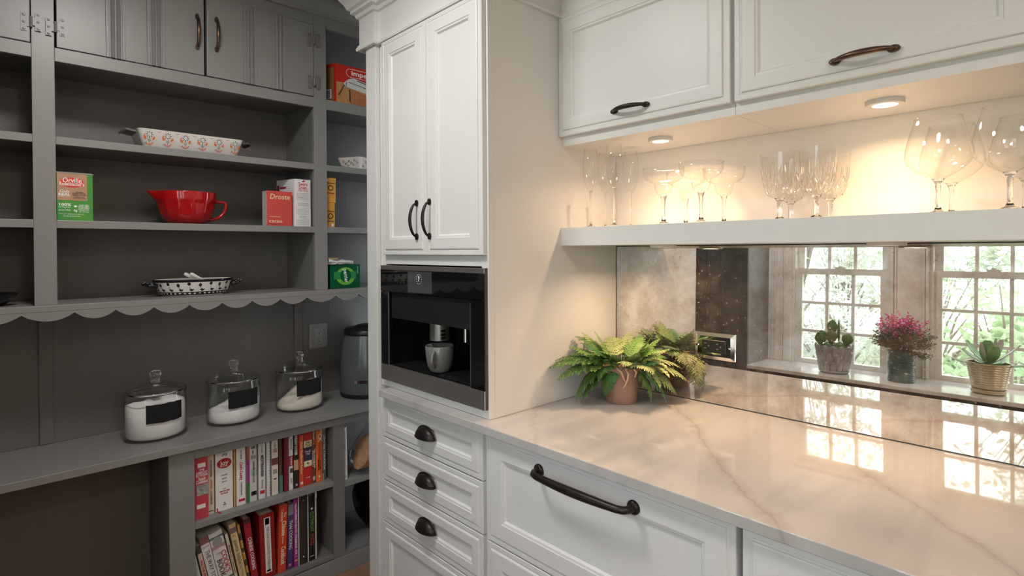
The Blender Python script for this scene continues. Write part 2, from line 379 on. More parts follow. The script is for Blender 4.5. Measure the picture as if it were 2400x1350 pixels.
def bar_pull(L_, out, r):
    m = MB(); pts = []; rs = []
    path = [(-L_/2, 0), (-L_/2, -out*.55), (-L_/2+.008, -out*.85), (-L_/2+.022, -out)]
    for a, b in path: pts.append((a, b, 0)); rs.append(r*.92)
    for i in range(1, 12):
        s_ = i/12; pts.append((-L_/2+.022+(L_-.044)*s_, -out-.006*math.sin(PI*s_), 0)); rs.append(r*(.9+.28*math.sin(PI*s_)))
    for a, b in path[::-1]: pts.append((-a, b, 0)); rs.append(r*.92)
    m.tube(pts, rs, 12)
    for sg in (-1, 1): 
        k = len(m.v); m.lathe([(r*1.75, 0), (r*1.75, .004), (r*1.2, .008), (0, .008)], (0, 0, 0), 18); m.xf(Matrix.Translation((sg*L_/2, 0, 0)) @ Matrix.Rotation(PI/2, 4, 'X'), k)
    return m
# ------------------------------------------------------------------ white kitchen cabinets
DP = lambda T, w_: [(0, T), (0, .0045), (.0015, .003), (.013, .003), (.0145, .0045), (.018, .0045), (.0195, .001), (.022, 0), (w_, 0), (w_+.0012, .002), (w_+.0075, .003), (w_+.009, .0055), (w_+.012, .0085)]
def front(name, x0, x1, z0, z1, yf, parent, w_=.057, T=.018):
    return obj(name, MB().rings(x0, x1, z0, z1, DP(T, w_), fy(yf)), WHITE, parent)
YF = 1.050
tall = thing('tall_cabinet', 'tall white cabinet with paired doors around the built-in coffee machine', 'cabinet', (-1.53, 1.38, ZC))
obj('side_panel', MB().box(XP-.02, XP, YT, YM, ZC+.0005, CEIL-.03).box(XP, XP+.0012, YT+.021, YM, ZC+.0005, 2.19), WHITE, tall, bevel=.0015)
post = thing('pilaster_post', 'white pilaster post between the pantry and the tall cabinet', 'post', (-1.88, 1.3, 0))
obj('side_panel', MB().box(-1.928, -1.8345, YT+.0005, YM, 0, 2.44), WHITE, post)
obj('pilaster', MB().box(-1.906, -1.8345, 1.051, YT, 0, 2.30), WHITE, post, bevel=.002)
fr = MB(); fr.box(-1.834, -1.80, YT, YT+.02, ZC+.001, 2.30).box(XP-.032, XP-.02, YT, YT+.02, ZC+.001, 2.30)
fr.box(-1.80, XP-.032, YT, YT+.02, 1.366, 1.41).box(-1.80, XP-.032, YT, YT+.02, ZC+.001, .944).box(-1.80, XP-.032, YT, YT+.02, 2.16, 2.30)
obj('face_frame', fr, WHITE, tall, bevel=.001)
bk = MB(); bk.box(-1.834, XP-.02, YT+.57, YT+.6, ZC, 2.4).box(-1.834, XP-.02, YT+.02, YT+.6, 1.40, 1.42)
obj('carcass', bk, WHITE, tall)
zt = 2.172; zb = 1.400
for a, b, hx in ((-1.795, -1.5185, -1.566), (-1.5165, -1.233, -1.4925)):
    d = front('door', a, b, zb, zt, YF, tall, .054)
    obj('handle', place(arch_pull(.112, .024, .0046, .0095), hx, YF, 1.517, '-y', PI/2), BRONZE, d, 60)
# frieze and crown run along the upper cabinets, the tall side and the tall front
prof = [(0, 2.176), (.014, 2.176), (.016, 2.182), (.014, 2.190), (.0105, 2.191), (.0105, 2.197), (.006, 2.199), (.006, 2.296), (.014, 2.300), (.018, 2.312), (.030, 2.318), (.030, 2.328), (.040, 2.334), (.048, 2.352), (.064, 2.374), (.090, 2.394), (.096, 2.41), (.104, 2.412), (.104, 2.45), (0, 2.45)]
crown = obj('crown_molding', MB().sweep([(-1.934, YM), (-1.934, 1.049), (-1.834, 1.049), (-1.834, YT-.002), (XP, YT-.002), (XP, 1.393), (.62, 1.393)], [(o, z) for o, z in prof]), WHITE)
tag(crown, 'white stepped crown molding running above tall and upper cabinets', 'molding')
obj('filler', MB().box(-1.93, XP, 1.06, YM, 2.44, CEIL-.002).box(XP-.02, .62, 1.40, YM, 2.44, CEIL-.002), WHITE, crown)
# base cabinets
YB = 1.045
base1 = thing('drawer_cabinet', 'narrow white drawer cabinet with four drawers below the coffee machine', 'cabinet', (-1.515, 1.38, 0))
fb = MB(); fb.box(-1.834, -1.225, YB+.018, YM, .1, ZC-.027).box(-1.834, -1.225, YB+.09, YM, 0, .1)
obj('body', fb, WHITE, base1)
for i, (z0, z1) in enumerate(((.7385, .8865), (.5815, .7345), (.4285, .5775), (.115, .4245))):
    d = front('drawer', -1.798, -1.234, z0, z1, YB, base1, .046)
    if i < 3: obj('cup_pull', cup_pull(.100, .034, .027).xf(Matrix.Translation((-1.516, YB, (.801, .646, .495)[i]))), BRONZE, d, 60)
    else: obj('cup_pull', cup_pull(.100, .034, .027).xf(Matrix.Translation((-1.516, YB, .27))), BRONZE, d, 60)
base2 = thing('drawer_cabinet', 'wide white cabinet with one deep drawer front and long black bar pull', 'cabinet', (-.85, 1.38, 0))
obj('body', MB().box(-1.2235, -.4795, YB+.018, YM, .1, ZC-.027).box(-1.2235, -.4795, YB+.09, YM, 0, .1), WHITE, base2)
d = front('drawer', -1.215, -.4785, .577, .8865, YB, base2, .063)
obj('bar_pull', place(bar_pull(.292, .036, .0094), -.856, YB, .838), BRONZE, d, 60)
front('drawer', -1.215, -.4785, .115, .573, YB, base2, .063)
base3 = thing('base_cabinet', 'white base cabinet with a single door cut off by the lower frame edge', 'cabinet', (-.05, 1.38, 0))
obj('body', MB().box(-.4655, .60, YB+.03, YM, .1, ZC-.027).box(-.4655, .60, YB+.09, YM, 0, .1), WHITE, base3)
front('door', -.466, .08, .115, .880, YB, base3, .063, .03); front('door', .083, .595, .115, .880, YB, base3, .063, .03)
ct = MB(); ct.box(-1.777, .62, 1.021, 1.738, ZC-.025, ZC)
cto = tag(obj('countertop', ct, MARBLE, None, bevel=.002), 'polished veined marble countertop with grey front edge', 'countertop')
# upper cabinets, glass shelf, mirror
YU = 1.375
for i, (x0, x1, hx) in enumerate(((-1.2235, -.636, -.9415), (-.635, .60, -.345))):
    u = thing('wall_cabinet', ('white wall cabinet with lift-up door next to the tall cabinet', 'white wall cabinet above the balloon wine glasses')[i], 'cabinet', ((x0+x1)/2, 1.55, 1.757), group='wall cabinets over the shelf')
    b = MB(); b.box(x0, x1, YU+.02, YU+.04, 1.757, 2.30).box(x0, x1, YU+.04, YM-.001, 1.757, 1.775).box(x0, x0+.018, YU+.04, YM-.001, 1.775, 2.3).box(x1-.018, x1, YU+.04, YM-.001, 1.775, 2.3)
    obj('body', b, WHITE, u)
    if i: front('door', -.062, .596, 1.787, 2.176, YU, u, .052, .02)
    d = front('door', x0+(0 if i == 0 else .004), x1-.006 if i == 0 else -.066, 1.787, 2.176, YU, u, .052, .02)
    obj('handle', place(arch_pull(.110, .024, .0050, .0105), hx, YU, 1.829), BRONZE2 if i == 1 else BRONZE, d, 60)
sh = tag(obj('shelf', MB().box(XP+.0005, .62, 1.385, 1.738, 1.428, ZS), WHITE, None, bevel=.0012), 'thick white floating shelf holding the stemware', 'shelf')
mi = thing('mirror_backsplash', 'antiqued mottled mirror panel between counter and floating shelf', 'mirror', (-.3, YM, ZC))
def lean(m):    # the panel leans back a little and is not quite parallel to the room
    m.v = [(p[0], p[1]+.012*(p[0]+.6)+.017*(p[2]-.918), p[2]) for p in m.v]; return m
obj('glass', lean(MB().box(XP+.004, .62, YM, YM+.006, ZC+.003, 1.4275)), ANTIQUE, mi)
obj('edge', lean(MB().box(XP+.0005, XP+.004, YM-.001, YM+.006, ZC+.0005, 1.4275).box(XP+.004, .62, YM-.001, YM+.006, ZC+.0005, ZC+.003).box(XP+.004, .62, YM-.0012, YM+.006, 1.4245, 1.4278)), mat('dark_glass_edge', (.03, .04, .045), .2), mi)
def puck(x, y, z, label, r, h):
    t = thing('puck_light', label, 'lamp', (x, y, z), group='round LED puck lights')
    obj('ring', MB().lathe([(r*.66, -h), (r*.98, -h), (r, -h*.8), (r, 0), (r*.66, 0), (r*.66, -h)], (0, 0, 0), 32), WHITE, t, 40, local=True)
    obj('lens', MB().lathe([(0, -h*.85), (r*.66, -h*.85), (r*.66, -h*.6), (0, -h*.6)], (0, 0, 0), 32), EMW, t, 40, local=True)
    ld = bpy.data.lights.new('puck_light', 'AREA'); ld.shape = 'DISK'; ld.size = r*1.2; ld.energy = PUCK_W*(1.35 if z < 1.5 else 1.0); ld.color = (1, .64, .36); ld.spread = math.radians(150)
    lo = bpy.data.objects.new('led', ld); C.objects.link(lo); lo.parent = t; lo.location = (0, 0, -h-.002)
puck(-.924, 1.511, 1.757, 'glowing round puck light above the champagne flutes and margarita glasses', .037, .011)
puck(-.338, 1.519, 1.757, 'glowing round puck light above the balloon wine glasses', .039, .011)
puck(-.934, 1.54, 1.428, 'flat puck light under the shelf above the fern', .04, .008)
puck(-.34, 1.54, 1.428, 'flat puck light under the shelf towards the window reflection', .04, .008)
# mirrored double outlet with bevelled plate
t = thing('wall_outlet', 'mirror-finish outlet plate with black sockets on the antiqued mirror', 'outlet', (-.841, YM, 1.1025))
obj('plate', MB().rings(-.907, -.775, 1.060, 1.145, [(0, .0), (0, -.003), (.011, -.009), (.0115, -.009)], fy(YM-.0005)), CHROME, t)
obj('socket_insert', MB().rings(-.880, -.802, 1.082, 1.123, [(0, 0), (0, -.0105), (.0015, -.012), (.002, -.012)], fy(YM-.0005)), BLACK, t)
s_ = MB()
for xx in (-.868, -.828):
    s_.box(xx-.004, xx+.004, YM-.0131, YM-.0126, 1.110, 1.1125).box(xx-.004, xx+.004, YM-.0131, YM-.0126, 1.094, 1.0965).box(xx+.0095, xx+.0135, YM-.0131, YM-.0126, 1.101, 1.106)
obj('slots', s_, STEEL, t)['kind'] = 'stuff'
for xx in (-.897, -.787): obj('screw', MB().lathe([(.0045, 0), (.0045, .0025), (0, .003)], (0, 0, 0), 12).xf(Matrix.Translation((xx, YM-.0092, 1.1025)) @ Matrix.Rotation(PI/2, 4, 'X')), CHROME, t, 40)
# ------------------------------------------------------------------ built-in coffee machine
cm = thing('coffee_machine', 'black glass and steel coffee machine built into the tall cabinet', 'coffee machine', (-1.52, 1.2, .945))
a, b, yf = -1.815, -1.2315, 1.0545
z0, z1 = .9435, 1.3615
obj('housing', MB().box(a, a+.006, yf+.004, yf+.35, z0, z1).box(b-.006, b, yf+.004, yf+.35, z0, z1).box(a, b, yf+.004, yf+.35, z0, z0+.02).box(a, b, yf+.02, yf+.35, 1.19, z1).box(a, b, yf+.34, yf+.35, z0, z1), mat('machine_housing', (.012, .010, .009), .45), cm)
obj('top_trim', MB().box(a, b, yf, yf+.02, 1.346, z1), STEEL, cm, bevel=.001)
obj('control_panel', MB().box(a, b, yf, yf+.018, 1.268, 1.346), BGLASS, cm)
obj('bottom_trim', MB().box(a, b, yf, yf+.02, z0, 1.0), STEEL, cm, bevel=.001)
obj('side_panel', MB().box(a, a+.05, yf+.001, yf+.018, 1.0, 1.266), BGLASS, cm)
obj('side_panel', MB().box(b-.062, b, yf+.001, yf+.018, 1.0, 1.266), BGLASS, cm)
obj('edge_strip', MB().box(a+.050, a+.0525, yf, yf+.004, 1.0, 1.266), STEEL, cm); obj('edge_strip', MB().box(b-.065, b-.0635, yf, yf+.02, 1.0, 1.258), STEEL, cm)
obj('spout_cover', MB().box(a+.056, b-.066, yf+.012, yf+.05, 1.172, 1.264), BLACKM, cm)
obj('drip_tray', MB().box(a+.052, b-.064, yf+.012, yf+.32, .985, 1.0).box(a+.07, b-.08, yf+.03, yf+.18, 1.0, 1.004), BLACK, cm)
for i in range(11): obj('grate_bar', MB().box(a+.2+i*.028, a+.21+i*.028, yf+.04, yf+.17, 1.004, 1.0055), BLACK, cm)
obj('edge_strip', MB().box(b-.0016, b+.0002, yf-.0003, yf+.004, z0, 1.0), CHROME, cm); obj('edge_strip', MB().box(b-.0016, b+.0002, yf-.0003, yf+.004, 1.346, z1), CHROME, cm)
obj('side_skin', MB().box(b, b+.001, yf+.004, YT-.0005, z0, z1), mat('brown_metal', (.10, .08, .075), .4, .3), cm)
obj('coffee_spout', MB().lathe([(0, 0), (.034, 0), (.034, .085), (0, .085)], (-1.553, yf+.075, 1.108), 32), STEEL, cm, 40)
obj('spout_buttons', MB().box(-1.524, -1.517, yf+.058, yf+.074, 1.114, 1.122).box(-1.524, -1.517, yf+.058, yf+.074, 1.126, 1.134).box(-1.524, -1.517, yf+.058, yf+.074, 1.138, 1.146), BLACK, cm)
obj('milk_spout', MB().lathe([(0, 0), (.0085, 0), (.0085, .06), (0, .06)], (-1.410, yf+.075, 1.116), 18), CHROME, cm, 40)
cl = MB(); k = (-1.566, 1.318)
for i in range(12):
    an = PI/6*i; r = .016; cl.box(k[0]+r*math.sin(an)-.0009, k[0]+r*math.sin(an)+.0009, yf-.0004, yf, k[1]+r*math.cos(an)-.0009, k[1]+r*math.cos(an)+.0009)
for an, ln in ((-.3, .012), (.25, .010), (3.7, .009)):
    p = (math.sin(an), math.cos(an)); q = (p[1]*.0007, -p[0]*.0007)
    cl.prism([(k[0]-q[0], k[1]-q[1]), (k[0]+q[0], k[1]+q[1]), (k[0]+p[0]*ln+q[0], k[1]+p[1]*ln+q[1]), (k[0]+p[0]*ln-q[0], k[1]+p[1]*ln-q[1])], fy(yf), -.0004, 0)
scr = obj('clock_display', MB().box(-1.634, -1.492, yf-.0003, yf, 1.272, 1.344), mat('lit_display', (.03, .03, .032), .05, emit=(.55, .6, .65, .035)), cm)
obj('clock_face', cl, mat('display_white', (.8, .8, .8), .5, emit=(1, 1, 1, .8)), scr)
# mug in the machine
mg = thing('coffee_mug', 'grey glazed mug of black coffee on the machine drip tray', 'mug', (-1.531, 1.113, 1.0057))
MUG = mat('grey_glaze', (.17, .172, .17), .10, spec=.6)
obj('cup', MB().lathe([(0, .0), (.030, 0), (.034, .004), (.042, .02), (.0475, .05), (.0495, .086), (.0485, .088), (.046, .086), (.044, .05), (.038, .02), (0, .012)], seg=40), MUG, mg, 50, local=True)
obj('coffee', MB().lathe([(0, .070), (.0448, .070), (.044, .066), (0, .066)], seg=36), mat('coffee', (.02, .008, .003), .05), mg, local=True)
ha = math.radians(-58)
obj('handle', MB().tube([((.044+.024*math.sin(PI*i/12))*math.cos(ha), (.044+.024*math.sin(PI*i/12))*math.sin(ha), .024+.048*(1-math.cos(PI*i/12))/2) for i in range(13)], .0058, 10, flat=1.2), MUG, mg, True, local=True)
# ------------------------------------------------------------------ grey pantry hutch
YL, YR = -.30, 1.72
hu = thing('pantry_hutch', 'grey painted open pantry shelving with scalloped lower edge and doors above', 'shelving', (-2.45, .6, 1.2))
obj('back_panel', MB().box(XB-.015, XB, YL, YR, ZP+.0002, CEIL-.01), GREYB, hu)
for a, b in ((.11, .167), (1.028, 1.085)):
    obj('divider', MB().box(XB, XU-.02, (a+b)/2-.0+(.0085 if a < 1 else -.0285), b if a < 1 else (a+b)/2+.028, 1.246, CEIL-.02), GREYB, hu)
    obj('stile', MB().box(XU-.02, XU, a, b, 1.246, 2.45), GREY, hu, bevel=.0015)
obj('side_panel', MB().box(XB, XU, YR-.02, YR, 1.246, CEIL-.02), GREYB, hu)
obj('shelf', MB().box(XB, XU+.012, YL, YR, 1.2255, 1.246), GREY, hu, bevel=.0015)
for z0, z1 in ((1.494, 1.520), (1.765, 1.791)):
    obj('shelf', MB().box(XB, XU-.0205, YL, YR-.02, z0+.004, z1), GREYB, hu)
    for a, b in ((YL, .11), (.167, 1.028), (1.085, YR)): obj('rail', MB().box(XU-.02, XU, a, b, z0, z1), GREY, hu, bevel=.0015)
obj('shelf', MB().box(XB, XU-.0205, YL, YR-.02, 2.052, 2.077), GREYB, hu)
for a, b in ((YL, .11), (.167, 1.028), (1.085, YR)): obj('rail', MB().box(XU-.02, XU, a, b, 2.033, 2.077), GREY, hu, bevel=.0015)
for a, b in ((YL, .11), (.167, 1.028), (1.085, YR)): obj('rail', MB().box(XU-.02, XU, a, b, 2.385, 2.47), GREY, hu, bevel=.0015)
obj('soffit', MB().box(XU, XU+.30, YL, YR, CEIL-.02, CEIL-.001), GREY, hu)
obj('cornice', MB().sweep([(XU, YL), (XU, YR)], [(0, 2.43), (.012, 2.43), (.016, 2.445), (.045, 2.475), (.055, 2.49), (.055, CEIL-.0205), (0, CEIL-.0205)]), GREY, hu)
tips = [-.19, -.055, .078, .209, .320, .431, .543, .655, .765, .875, .986, 1.115, 1.226, 1.34, 1.45, 1.56, 1.67]
poly = [(YL, 1.2255), (YR, 1.2255), (YR, 1.2)]
for i in range(len(tips)-1, 0, -1):
    a, b = tips[i], tips[i-1]; poly.append((a, 1.219))
    for q in range(1, 10):
        u = q/10; poly.append((a+(b-a)*u, 1.219-.0245*math.sin(PI*u)**.8))
poly += [(tips[0], 1.219), (YL, 1.20)]
vm = MB()
for i in range(len(poly)): pass
bm = bmesh.new(); vs_ = [bm.verts.new((XU-.006, a, b)) for a, b in poly]; fc = bm.faces.new(vs_)
r = bmesh.ops.extrude_face_region(bm, geom=[fc]); bmesh.ops.translate(bm, vec=(.018, 0, 0), verts=[g for g in r['geom'] if isinstance(g, bmesh.types.BMVert)])
bmesh.ops.triangulate(bm, faces=[f for f in bm.faces if len(f.verts) > 4]); bmesh.ops.recalc_face_normals(bm, faces=bm.faces)
me = bpy.data.meshes.new('valance'); bm.to_mesh(me); bm.free(); me.materials.append(GREY)
vo = bpy.data.objects.new('scalloped_valance', me); C.objects.link(vo); vo.parent = hu; vo.location = -hu.location
for a, b in ((.133, .173), (1.057, 1.094)): obj('batten', MB().box(XB, XB+.010, a, b, ZP, 1.2255), GREYB, hu, bevel=.003)
def reed(y0, y1, z0, z1, x):
    m = MB(); n = 7; wd = y1-y0; pts = []
    heights = [(0, .0), (.02, .003), (.16, .003), (.18, .0015), (.24, .0015), (.27, .005), (.36, .0085), (.44, .005), (.47, .0015), (.53, .0015), (.56, .005), (.64, .0085), (.73, .005), (.76, .0015), (.82, .0015), (.84, .003), (.98, .003), (1, 0)]
    poly = [(y0+wd*a, h) for a, h in heights]
    k = len(poly); vs_ = [(x+h, y, z0) for y, h in poly]+[(x+h, y, z1) for y, h in poly]
    fs = [(i, i+1, k+i+1, k+i) for i in range(k-1)]+[list(range(k)), list(range(2*k-1, k-1, -1)), (0, k, 2*k-1, k-1)]
    return m.add(vs_, fs)
def hinge(y, z, x):
    m = MB()
    for sg in (-1, 1):
        o = -sg*.002
        m.prism([(y+sg*.004, z-.013), (y+sg*.010, z-.013), (y+sg*.010, z-.028), (y+sg*.0245, z-.028), (y+sg*.0245, z+.028), (y+sg*.010, z+.028), (y+sg*.010, z+.013), (y+sg*.004, z+.013)], lambda a, b, d: (x+d, a, b+sg*.003), 0, .0022)
        for q in (-.022, 0, .022):
            k = len(m.v); m.lathe([(.0042, 0), (.0036, .0018), (0, .0022)], (0, 0, 0), 8); m.xf(Matrix.Translation((x+.0022, y+sg*.0175, z+q+sg*.003)) @ Matrix.Rotation(PI/2, 4, 'Y'), k)
    m.tube([(x+.003, y, z-.017), (x+.003, y, z+.017)], .0042, 8)
    return m
for nm, a, b, hy, hs, opn in (('l', -.29, .108, None, .108, 0), ('m', .172, .604, .580, .172, 0), ('r', .612, 1.025, .645, 1.025, .5)):
    xf_ = XU+.003+(.004 if nm == 'r' else 0)
    d = obj('door', MB().box(XU-.018, xf_, a, b, 2.0785, 2.383), GREY, hu, bevel=.002)
    wd = b-a
    for q in ((.30, .43), (.575, .705)) if nm != 'r' else ((.315, .44), (.58, .715)): obj('molding_strip', reed(a+wd*q[0], a+wd*q[1], 2.0785, 2.383, xf_), GREY, d, 40)
    for hz in (2.139, 2.318): obj('hinge', hinge(hs+(.002 if hs == .108 or hs == 1.025 else -.002), hz if nm == 'r' else hz+.003, xf_+.0005), HINGE, d, 40)
    if hy: obj('handle', place(arch_pull(.112, .022, .0050, .0095), xf_, hy, 2.236 if nm == 'm' else 2.241, '+x', PI/2), BRONZE2, d, 60)
# worktop, bookcase below
wt = tag(obj('pantry_worktop', MB().box(XB, XC, YL, YR, .6935, ZP), GREY, None, bevel=.002), 'grey painted worktop carrying the flour jars', 'worktop')
bc = thing('bookcase', 'grey bookcase under the worktop filled with cookbooks', 'bookcase', (-2.45, 1.0, 0))
obj('back_panel', MB().box(XB-.015, XB-.0002, YL, YR, 0, .693), GREYB, bc)
obj('side_panel', MB().box(XB, XL-.018, .468, .490, 0, .693), GREYB, bc)
obj('stile', MB().box(XL-.018, XL, .466, .549, 0, .693), GREY, bc, bevel=.0015)
ap = obj('apron', MB().box(XL-.018, XL, .549, YR, .652, .693), GREY, bc, bevel=.0015)
for yy in (.615, 1.12): obj('plug', MB().lathe([(.004, 0), (.0035, .002), (0, .0025)], (0, 0, 0), 10).xf(Matrix.Translation((XL, yy, .678)) @ Matrix.Rotation(PI/2, 4, 'Y')), GREY, ap)
obj('divider', MB().box(XB, XL, 1.085, 1.139, .0, .652), GREYB, bc, bevel=.0015)
obj('side_panel', MB().box(XB, XL, YR-.02, YR, 0, .693), GREYB, bc)
obj('shelf', MB().box(XB, XL, .549, 1.085, .391, .415), GREY, bc, bevel=.0015); obj('shelf', MB().box(XB, XL, 1.139, YR-.02, .372, .394), GREY, bc, bevel=.0015)
obj('shelf', MB().box(XB, XL, .549, 1.085, .075, .092), GREYB, bc, bevel=.001); obj('shelf', MB().box(XB, XL, 1.139, YR-.02, .065, .084), GREYB, bc, bevel=.001)
obj('toe_board', MB().box(XL-.012, XL+.004, .549, YR, 0, .070), GREY, bc, bevel=.0015)
# tall closet that closes the left end of the window ledge (seen in the mirror)
cl_ = thing('tall_closet', 'grey tall closet with shade-painted front beside the window ledge seen in the mirror', 'closet', (-2.1, -.5, 0))
obj('body', MB().box(-2.615, -1.552, -.699, -.332, .0, 2.45), GREY, cl_, bevel=.002)
for a, b in ((-2.245, -1.918), (-1.915, -1.602)):
    d = obj('door', MB().box(a, b, -.330, -.311, .10, 2.35), GREY_SHADE, cl_, bevel=.0015)
    for q in (.28, .60):
        s_ = reed(0, .04, .10, 2.35, 0); s_.xf(Matrix.Translation((a+(b-a)*q, -.311, 0)) @ Matrix.Rotation(PI/2, 4, 'Z') @ Matrix.Translation((0, -.02, 0)))
        obj('molding_strip', s_, GREY_SHADE, d, 40)
    if a < -2: continue
    obj('handle', place(arch_pull(.104, .022, .0048, .009), 0, 0, 0, '-y', PI/2).xf(Matrix.Translation((-1.892, -.311, 1.368)) @ Matrix.Rotation(PI, 4, 'Z')), BRONZE2, d, 60)
obj('stile', MB().box(-1.600, -1.552, -.331, -.311, 0, 2.45), GREY_SHADE, cl_)
lc = thing('low_cabinet', 'black low cabinet front under the window ledge in the mirror', 'cabinet', (-.3, -.5, 0))
obj('body', MB().box(-1.551, 1.1, -.69, -.36, 0, .6855), BLACKM, lc)
for i in range(4): obj('panel', MB().box(-1.54+i*.66, -.89+i*.66, -.359, -.345, .1, .66), BLACKM, lc, bevel=.002)
# duplex outlet on the pantry back wall
t = thing('wall_outlet', 'grey duplex outlet plate on the pantry back beside the appliance', 'outlet', (XB, 1.176, 1.0))
PLATE = mat('grey_plate', (.30, .30, .30), .35)
obj('plate', MB().rings(1.130, 1.222, .941, 1.061, [(0, 0), (0, -.004), (.004, -.0065), (.005, -.0065)], fx(XB+.0005)), PLATE, t)
obj('socket_insert', MB().rings(1.158, 1.194, .963, 1.039, [(0, 0), (0, -.0075), (.001, -.008), (.0015, -.008)], fx(XB+.0005)), mat('grey_socket', (.36, .36, .36), .35), t)
s_ = MB()
for zz in (1.020, .982):
    s_.box(XB+.0085, XB+.0090, 1.169, 1.1705, zz-.001, zz+.007).box(XB+.0085, XB+.0090, 1.1815, 1.183, zz-.001, zz+.007)
    k = len(s_.v); s_.lathe([(.0028, 0), (.0028, .0005), (0, .0005)], (0, 0, 0), 8); s_.xf(Matrix.Translation((XB+.0085, 1.176, zz-.008)) @ Matrix.Rotation(PI/2, 4, 'Y'), k)
o = obj('slots', s_, BLACK, t); o['kind'] = 'stuff'
# ------------------------------------------------------------------ pantry goods
def solid(name, c, r=.45, **k): return mat(name, c, r, **k)
INKW, INKB, INKR = solid('white_ink', (.82, .81, .78)), solid('black_ink', (.03, .028, .028)), solid('red_ink', (.55, .03, .045))
def ell(cy, cz, ry, rz, n=24, rot=0): return [(cy+ry*math.cos(2*PI*i/n)*math.cos(rot)-rz*math.sin(2*PI*i/n)*math.sin(rot), cz+ry*math.cos(2*PI*i/n)*math.sin(rot)+rz*math.sin(2*PI*i/n)*math.cos(rot)) for i in range(n)]
def lines(m, x, y0, y1, z0, z1, n, th=.0012, ragged=.3):
    for i in range(n):
        z = z1+(z0-z1)*(i+.5)/n; e = y1-(y1-y0)*random.random()*ragged
        m.box(x, x+.0003, y0, e, z-th/2, z+th/2)
# popcorn carton
t = thing('popcorn_box', 'green and brown popcorn carton at the end of the middle shelf', 'box', (-2.37, .218, 1.52))
y0, y1, x = .169, .264, -2.33
obj('carton', MB().box(x-.06, x, y0, y1, 1.5202, 1.675), solid('green_card', (.10, .34, .035), .35, noise=((6, 9, 6), .3, (.02, .22, .05))), t, bevel=.001)
obj('carton_flap', MB().box(x-.058, x+.001, y0-.0005, y1+.004, 1.6752, 1.6762).add([(x+.001, y0, 1.676), (x+.001, y1+.003, 1.676), (x-.03, y1, 1.683), (x-.03, y0, 1.683)], [(0, 1, 2, 3)]), solid('card_edge', (.45, .43, .36)), t)
obj('brown_panel', MB().box(x, x+.0004, y0+.001, y0+.079, 1.587, 1.6745), solid('kraft_print', (.45, .25, .15)), t)
obj('red_oval', MB().prism(ell(y0+.040, 1.646, .032, .0165), lambda a, b, d: (x+d, a, b), .0004, .0009), solid('logo_red', (.68, .06, .035)), t)
m = MB()
text_to(m, 'Orville', .023, MX(x+.001, y0+.040, 1.652), bold=.012, fitw=.05); text_to(m, "Redenbacher's", .017, MX(x+.001, y0+.039, 1.6405), bold=.012, fitw=.064)
text_to(m, 'Only', .013, MX(x+.0005, y0+.019, 1.616), bold=.01, shear=.2); text_to(m, 'REAL', .012, MX(x+.0005, y0+.019, 1.6055), bold=.03, fitw=.03); text_to(m, 'INGREDIENTS', .004, MX(x+.0005, y0+.019, 1.599), fitw=.03)
text_to(m, '100%', .0125, MX(x+.0002, y0+.020, 1.572), bold=.03, fitw=.031); text_to(m, 'whole grain', .006, MX(x+.0002, y0+.020, 1.5645), fitw=.03); text_to(m, 'gluten FREE', .006, MX(x+.0002, y0+.020, 1.5545), bold=.01, fitw=.031)
text_to(m, 'made with\nNON-GMO\nPOPCORN', .0065, MX(x+.0002, y0+.070, 1.567), bold=.015, fitw=.029); text_to(m, 'TRANS FAT\nper serving', .006, MX(x+.0002, y0+.070, 1.5535), bold=.01, fitw=.028); text_to(m, '0g', .010, MX(x+.0002, y0+.048, 1.554), bold=.02)
m.prism(ell(y0+.048, 1.568, .0045, .0035, 8), lambda a, b, d: (x+d, a, b), 0, .0005)
text_to(m, "YOU'LL LIKE IT BETTER OR MY NAME ISN'T", .004, MX(x+.0002, y0+.038, 1.5415), fitw=.066); text_to(m, 'Orville Redenbacher', .006, MX(x+.0002, y0+.038, 1.535), shear=.4, fitw=.045)
o = obj('lettering', m, INKW, t, recalc=False); o['kind'] = 'stuff'
m = MB(); text_to(m, 'The Lightest\nFRESHEST TASTING\nKERNELS OF CORN', .0062, MX(x+.0005, y0+.0585, 1.6095), bold=.01, fitw=.035); text_to(m, 'TOPPED WITH\nNATURAL BUTTER', .0045, MX(x+.0005, y0+.0585, 1.596), fitw=.035)
obj('fine_lettering', m, INKB, t, recalc=False)['kind'] = 'stuff'
# red batter bowl
RED = mat('red_glaze', (.40, .006, .008), .08, spec=.6, coat=.3)
t = thing('batter_bowl', 'glossy red fluted batter bowl with spout and loop handle', 'bowl', (-2.425, .565, 1.5205))
def flute(tt, z, r):
    if .015 < z < .088:
        k = min(1, (z-.015)/.02, (.088-z)/.008); return 1-.042*k*abs(math.sin(6.5*tt))**.6
    return 1
def spout(tt, z, r):
    dd = math.atan2(math.sin(tt+PI/2), math.cos(tt+PI/2)); k = flute(tt, z, r)
    if z > .075: k += .27*((z-.075)/.047)**1.4*math.exp(-(dd/.17)**2)
    return k
outer = [(0, 0), (.056, 0), (.060, .004), (.070, .010), (.078, .018), (.086, .030), (.0925, .044), (.0975, .060), (.1, .074), (.1012, .082), (.1022, .088), (.103, .094), (.1037, .105), (.1045, .1195), (.1045, .122)]
inner = [(.102, .122), (.1, .105), (.096, .08), (.085, .045), (.065, .015), (0, .008)]
obj('bowl', MB().lathe(outer+inner, seg=112, mod=spout), RED, t, True, local=True)
hp = [(0, .094, .092), (0, .112, .093), (0, .130, .0925), (0, .1395, .0905), (0, .1415, .080), (0, .1385, .062), (0, .130, .044), (0, .114, .030), (0, .096, .023), (0, .074, .020)]
obj('handle', MB().tube(hp, [.008, .0065, .006, .006, .0062, .006, .006, .006, .0065, .008], 10), RED, t, True, local=True)
